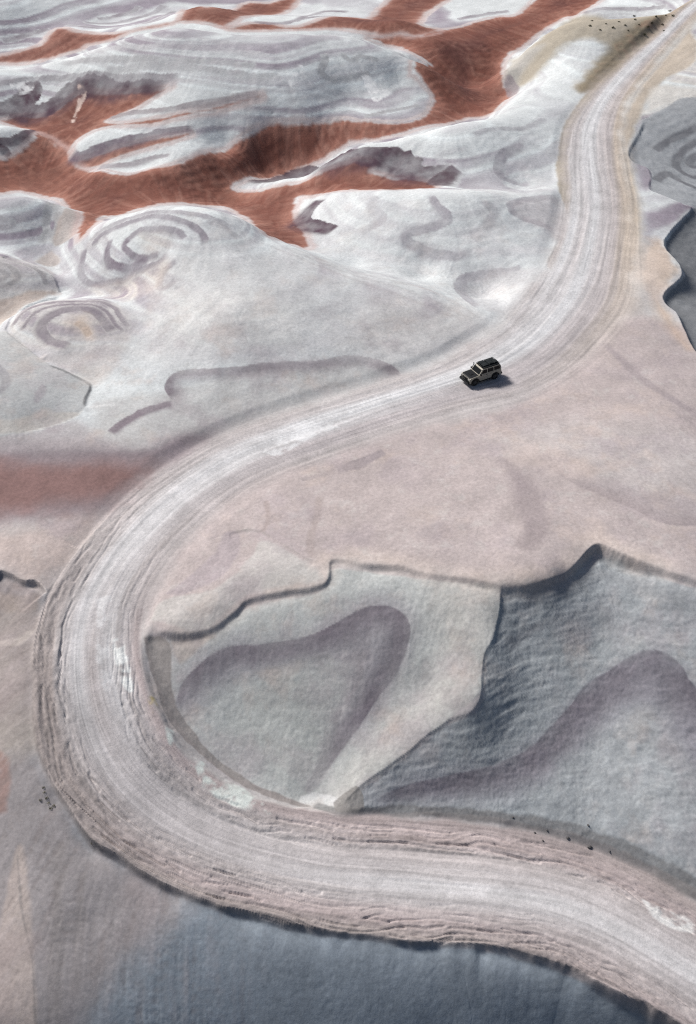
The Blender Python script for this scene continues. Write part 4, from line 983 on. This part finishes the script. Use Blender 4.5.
# side outline of the lower body with both wheel arches
prof = [(2.08, .52), (2.10, .80), (2.06, 1.05), (1.95, 1.12), (.80, 1.18), (-2.16, 1.18), (-2.24, 1.05), (-2.24, .55), (-2.05, .48)]
prof += [(px, max(pz, .44)) for px, pz in arch(XR)[::-1]] + [(-.78, .42), (.70, .42)] + [(px, max(pz, .44)) for px, pz in arch(XF)[::-1]]
bm = bmesh.new(); prism(bm, prof, -.88, .88)
body = mesh_obj('body', bm, M_BODY, car, bevel=.025)
# cabin
bm = bmesh.new()
cp = [(.82, 1.17), (.33, 1.76), (.22, 1.80), (-2.02, 1.80), (-2.10, 1.76), (-2.20, 1.17)]
vs = prism(bm, cp, -.86, .86)
for v in vs:
    if v.co.z > 1.5: v.co.y *= .87
cabin = mesh_obj('cabin', bm, M_BODY, car, bevel=.03)
# roof skin, bonnet
bm = bmesh.new(); bx(bm, (-.90, 0, 1.812), (2.18, 1.42, .03)); mesh_obj('roof', bm, M_BLACK, car, bevel=.01)
bm = bmesh.new(); vs = prism(bm, [(2.055, 1.06), (1.95, 1.145), (.84, 1.205), (.84, 1.16), (1.94, 1.09)], -.80, .80); bon = mesh_obj('bonnet', bm, M_BLACK, car, bevel=.012)
bm = bmesh.new(); bx(bm, (1.35, 0, 1.195), (.5, .5, .05)); mesh_obj('air_scoop', bm, M_BLACK, bon, bevel=.012)
# glazing: panes a few millimetres proud of the cabin
def side_x(zz):  # y of the cabin side at a height
    t = (zz - 1.17) / (1.76 - 1.17)
    return .86 * (1 - t) + .748 * t
def pane(name, quad, m=M_GLASS, th=.012, parent=car):
    bm = bmesh.new(); q_ = [Vector(p) for p in quad]
    nrm = (q_[1] - q_[0]).cross(q_[2] - q_[0]).normalized()
    A = [bm.verts.new(p) for p in q_]; B = [bm.verts.new(p + nrm * th) for p in q_]
    bm.faces.new(A[::-1]); bm.faces.new(B)
    for i in range(4): bm.faces.new((A[i], A[(i + 1) % 4], B[(i + 1) % 4], B[i]))
    return mesh_obj(name, bm, m, parent)
for sgn in (1, -1):
    for xa, xb, xt in ((.55, -.28, .18), (-.38, -1.16, None), (-1.26, -2.06, None)):
        lo, hi = 1.26, 1.68
        quad = [(xa, sgn * side_x(lo), lo), (xb, sgn * side_x(lo), lo), (xb + (.05 if xb < -2 else 0), sgn * side_x(hi), hi), (xt if xt is not None else xa, sgn * side_x(hi), hi)]
        if sgn < 0: quad = quad[::-1]
        pane('side_window', [(a, b - sgn * .002, c) for a, b, c in quad])
pane('windscreen', [(.765, .76, 1.25), (.765, -.76, 1.25), (.385, -.68, 1.705), (.385, .68, 1.705)][::-1] if False else [(.775, -.76, 1.24), (.775, .76, 1.24), (.385, .68, 1.705), (.385, -.68, 1.705)])
pane('rear_window', [(-2.185, .70, 1.28), (-2.185, -.70, 1.28), (-2.115, -.63, 1.68), (-2.115, .63, 1.68)])
# doors with handles
for sgn in (1, -1):
    for xa, xb in ((.66, -.30), (-.34, -.92)):
        bm = bmesh.new(); bx(bm, ((xa + xb) / 2, sgn * .885, .83), (xa - xb, .014, .62)); d_ = mesh_obj('door', bm, M_BODY, car, bevel=.006)
        bm = bmesh.new(); bx(bm, (xb + .12, sgn * .898, 1.06), (.16, .03, .03)); mesh_obj('handle', bm, M_BLACK, d_)
    for cx in (XF, XR):
        bm = bmesh.new()
        pts = [(cx + rr_ * math.cos(t), .42 + rr_ * math.sin(t)) for rr_, ts in ((.56, np.linspace(.02, math.pi - .02, 11)), (.48, np.linspace(math.pi - .02, .02, 11))) for t in ts]
        prism(bm, pts, sgn * .86, sgn * .955); mesh_obj('wheel_flare', bm, M_BLACK, car)
    bm = bmesh.new(); bx(bm, (-.04, sgn * .90, .42), (1.55, .10, .09)); mesh_obj('rock_slider', bm, M_RACK, car, bevel=.02)
    bm = bmesh.new(); bx(bm, (.66, sgn * 1.0, 1.30), (.10, .20, .17)); bx(bm, (.66, sgn * .88, 1.24), (.05, .10, .05)); mesh_obj('mirror', bm, M_BLACK, car, bevel=.01)
    bm = bmesh.new(); bar(bm, (2.08, sgn * .62, .90), (2.125, sgn * .62, .90), .11, 16); mesh_obj('headlight', bm, M_LAMP, car)
    bm = bmesh.new(); bx(bm, (-2.245, sgn * .74, .88), (.03, .18, .24)); mesh_obj('tail_light', bm, M_TAIL, car)
# front: grille, bumper with bull bar
bm = bmesh.new(); bx(bm, (2.10, 0, .88), (.04, .96, .26))
for k in range(7): bx(bm, (2.125, -.42 + .14 * k, .88), (.03, .03, .24))
mesh_obj('grille', bm, M_BLACK, car)
bm = bmesh.new(); bx(bm, (2.22, 0, .58), (.24, 1.72, .24)); bmp = mesh_obj('front_bumper', bm, M_RACK, car, bevel=.03)
bm = bmesh.new()
for s_ in (-.45, .45): bar(bm, (2.28, s_, .66), (2.24, s_, 1.06), .035)
bar(bm, (2.24, -.62, 1.05), (2.24, .62, 1.05), .035); bar(bm, (2.27, -.6, .86), (2.27, .6, .86), .03)
for s_ in (-1, 1): bar(bm, (2.24, s_ * .62, 1.05), (2.26, s_ * .78, .68), .03)
mesh_obj('bull_bar', bm, M_RACK, bmp, True)
bm = bmesh.new(); bx(bm, (-2.32, 0, .58), (.18, 1.70, .20)); mesh_obj('rear_bumper', bm, M_RACK, car, bevel=.03)
bm = bmesh.new(); bar(bm, (-2.26, .1, 1.0), (-2.50, .1, 1.0), .37, 20); mesh_obj('spare_wheel', bm, M_TYRE, car, bevel=.04)
bm = bmesh.new(); bar(bm, (.70, -.92, 1.1), (.42, -.84, 1.86), .04); bar(bm, (.42, -.84, 1.84), (.50, -.84, 1.95), .06); mesh_obj('snorkel', bm, M_BLACK, car)
bm = bmesh.new(); bx(bm, (0, 0, .46), (3.9, .9, .16)); bar(bm, (XF, -.7, .39), (XF, .7, .39), .06); bar(bm, (XR, -.7, .39), (XR, .7, .39), .06); mesh_obj('chassis', bm, M_RACK, car)
# roof rack with gear
bm = bmesh.new()
for s_ in (-1, 1):
    bar(bm, (.20, s_ * .70, 1.98), (-2.0, s_ * .70, 1.98), .025); bar(bm, (.20, s_ * .70, 1.88), (-2.0, s_ * .70, 1.88), .025)
    for k in range(5): bar(bm, (.15 - k * .52, s_ * .70, 1.82), (.15 - k * .52, s_ * .70, 1.99), .02)
for k in range(12): bar(bm, (.20 - k * .2, -.70, 1.88), (.20 - k * .2, .70, 1.88), .02)
bar(bm, (.20, -.70, 1.98), (.20, .70, 1.98), .025); bar(bm, (-2.0, -.70, 1.98), (-2.0, .70, 1.98), .025)
rack = mesh_obj('roof_rack', bm, M_RACK, car, True)
rnd = random.Random(4)
for c_, s_ in (((-.28, .30, 2.0), (.72, .62, .20)), ((-.28, -.34, 1.98), (.70, .55, .16)), ((-1.05, .02, 2.01), (.60, 1.1, .22)), ((-1.68, .28, 2.0), (.50, .56, .20)), ((-1.68, -.34, 1.97), (.46, .52, .14))):
    bm = bmesh.new(); bx(bm, c_, s_); bmesh.ops.subdivide_edges(bm, edges=bm.edges, cuts=2, use_grid_fill=True)
    for v in bm.verts:
        v.co += Vector((rnd.uniform(-.02, .02), rnd.uniform(-.02, .02), rnd.uniform(-.02, .02) if v.co.z > c_[2] else 0))
    mesh_obj('cargo_bag', bm, M_GEAR, rack, True, bevel=.03)
bm = bmesh.new(); bx(bm, (.24, 0, 1.95), (.06, 1.0, .07)); mesh_obj('light_bar', bm, M_BLACK, rack, bevel=.01)
bm = bmesh.new(); bar(bm, (.1, .80, 1.95), (-1.9, .80, 1.95), .07, 10); mesh_obj('awning_roll', bm, M_GEAR, rack, True)
# wheels
for cx in (XF, XR):
    for sgn in (1, -1):
        w = bpy.data.objects.new('wheel', None); COL.objects.link(w); w.parent = car; w.location = (cx, sgn * TR, WR)
        bm = bmesh.new()
        sec = [(.0, .21), (.10, .22), (.125, .28), (.125, .35), (.09, .39), (-.09, .39), (-.125, .35), (-.125, .28), (-.10, .22)]
        n = 28; rings = []
        for k in range(n):
            t = 2 * math.pi * k / n; kn = .012 * (k % 2)
            rings.append([bm.verts.new(((r_ - (kn if r_ > .34 else 0)) * math.cos(t), a_, (r_ - (kn if r_ > .34 else 0)) * math.sin(t))) for a_, r_ in sec])
        for k in range(n):
            A, B = rings[k], rings[(k + 1) % n]
            for i in range(len(sec)): bm.faces.new((A[i], B[i], B[(i + 1) % len(sec)], A[(i + 1) % len(sec)]))
        mesh_obj('tyre', bm, M_TYRE, w)
        bm = bmesh.new(); bar(bm, (0, -.06, 0), (0, sgn * .085 + .0, 0), .215, 20)
        for k in range(5):
            t = 2 * math.pi * k / 5; bar(bm, (.11 * math.cos(t), sgn * .08, .11 * math.sin(t)), (.11 * math.cos(t), sgn * .10, .11 * math.sin(t)), .045, 8)
        bar(bm, (0, sgn * .08, 0), (0, sgn * .12, 0), .05, 10)
        mesh_obj('rim', bm, M_RIM, w)
# set it on its wheels
pf = np.array(ground([(475.2, 385.4)])[0]); pr = np.array(ground([(494.2, 379.2)])[0])
hd = pf - pr; hd = Vector((hd[0], hd[1], 0)).normalized(); lf = Vector((-hd.y, hd.x, 0))
mid = Vector(((pf[0] + pr[0]) / 2, (pf[1] + pr[1]) / 2, 0)) - lf * TR - hd * ((XF + XR) / 2)
def contact(a, b):
    p = mid + hd * a + lf * b
    return Vector((p.x, p.y, gz(p.x, p.y)))
fl, fr, rl, rr_w = contact(XF, TR), contact(XF, -TR), contact(XR, TR), contact(XR, -TR)
fx = ((fl + fr) - (rl + rr_w)).normalized(); ly = ((fl + rl) - (fr + rr_w)).normalized()
uz = fx.cross(ly).normalized(); ly = uz.cross(fx)
org = (fl + fr + rl + rr_w) / 4 - fx * ((XF + XR) / 2) - uz * .012
car.matrix_world = Matrix(((fx.x, ly.x, uz.x, org.x), (fx.y, ly.y, uz.y, org.y), (fx.z, ly.z, uz.z, org.z), (0, 0, 0, 1))) @ Matrix.Scale(.94, 4)

# ------------------------------------------------------------------ shrubs, tufts, stones
def shrub_meshes(seed, nleaf, size, flat=.75, up=0.0):
    r = random.Random(seed); bm = bmesh.new()
    for k in range(nleaf):
        t = r.uniform(0, 2 * math.pi); ph = math.acos(r.uniform(0, 1)); d = size * (r.random() ** .45)
        c = Vector((d * math.sin(ph) * math.cos(t), d * math.sin(ph) * math.sin(t), d * math.cos(ph) * flat + .04))
        l = size * r.uniform(.14, .26); ax = Vector((r.gauss(0, 1), r.gauss(0, 1), r.gauss(0, 1) + up)).normalized(); sd_ = ax.orthogonal().normalized()
        v = [bm.verts.new(c - ax * l), bm.verts.new(c + sd_ * l * .45), bm.verts.new(c + ax * l), bm.verts.new(c - sd_ * l * .45)]
        bm.faces.new(v)
    cr_ = bpy.data.meshes.new('crown'); bm.to_mesh(cr_); bm.free()
    bm = bmesh.new()
    for k in range(7):
        t = r.uniform(0, 6.28); bar(bm, (0, 0, -.05), (size * .6 * math.cos(t), size * .6 * math.sin(t), size * .55 * flat), size * .03, 5)
    st_ = bpy.data.meshes.new('stem'); bm.to_mesh(st_); bm.free()
    return cr_, st_
SH = [shrub_meshes(s, 90, .42) for s in range(4)]
for m_ in SH: m_[0].materials.append(M_LEAF); m_[1].materials.append(M_STEM)
TU = [shrub_meshes(20 + s, 60, .16, .8, 1.5) for s in range(2)]
for m_ in TU: m_[0].materials.append(M_TUFT); m_[1].materials.append(M_STEM)
rnd = random.Random(9)
def plant(name, u, v, meshes, sc, label, cat, group):
    gx_, gy_ = ground([(u, v)])[0]
    e = bpy.data.objects.new(name, None); COL.objects.link(e)
    e.location = (gx_, gy_, gz(gx_, gy_) - .01); e.rotation_euler = (0, 0, rnd.uniform(0, 6.28)); e.scale = (sc, sc, sc * rnd.uniform(.8, 1.1))
    e['label'] = label; e['category'] = cat; e['group'] = group
    for nm, me in zip(('crown', 'stem'), meshes):
        c = bpy.data.objects.new(nm, me); COL.objects.link(c); c.parent = e
for k, (u, v) in enumerate([(592, 21), (590, 26), (613, 28), (635, 20), (634, 16), (639, 25), (648, 27), (652, 23), (628, 31), (663, 21), (664, 29), (670, 11), (673, 15), (625, 26), (645, 33), (666, 15), (606, 24), (600, 30), (656, 17), (619, 22)]):
    plant('desert_shrub', u, v, SH[k % 4], rnd.uniform(.45, .85), 'small dark desert shrub on the ochre hill beside the top of the road', 'shrub', 'dark shrubs on the ochre hilltop')
for k, (u, v) in enumerate([(44, 791), (46, 796), (48, 801), (50, 806), (53, 803), (43, 786), (40, 799), (91, 841)]):
    plant('grass_tuft', u, v, TU[k % 2], rnd.uniform(.7, 1.1), 'small olive tuft on the slope just below the outer edge of the bend', 'grass', 'olive tufts below the bend')
def rock_mesh(seed, flat=.7):
    r = random.Random(seed); bm = bmesh.new(); bmesh.ops.create_icosphere(bm, subdivisions=1, radius=1)
    for v in bm.verts: v.co *= r.uniform(.7, 1.15); v.co.z *= flat
    me = bpy.data.meshes.new('rock'); bm.to_mesh(me); bm.free(); return me
RK = [rock_mesh(s) for s in range(4)]
for m_ in RK: m_.materials.append(M_ROCK)
for k, (u, v, sc) in enumerate([(513, 818, .10), (568, 837, .14), (590, 846, .22), (588, 826, .12), (543, 841, .10), (535, 832, .10), (547, 830, .10), (610, 850, .10)]):
    gx_, gy_ = ground([(u, v)])[0]
    o = bpy.data.objects.new('rock', RK[k % 4]); COL.objects.link(o)
    o.location = (gx_, gy_, gz(gx_, gy_) + sc * .25); o.rotation_euler = (0, 0, rnd.uniform(0, 6.28)); o.scale = (sc, sc * rnd.uniform(.7, 1.1), sc)
    o['label'] = 'largest dark stone in the loose grey bank above the near road' if sc > .2 else 'small dark stone in the loose grey bank above the near road'; o['category'] = 'rock'; o['group'] = 'stones in the dark bank'
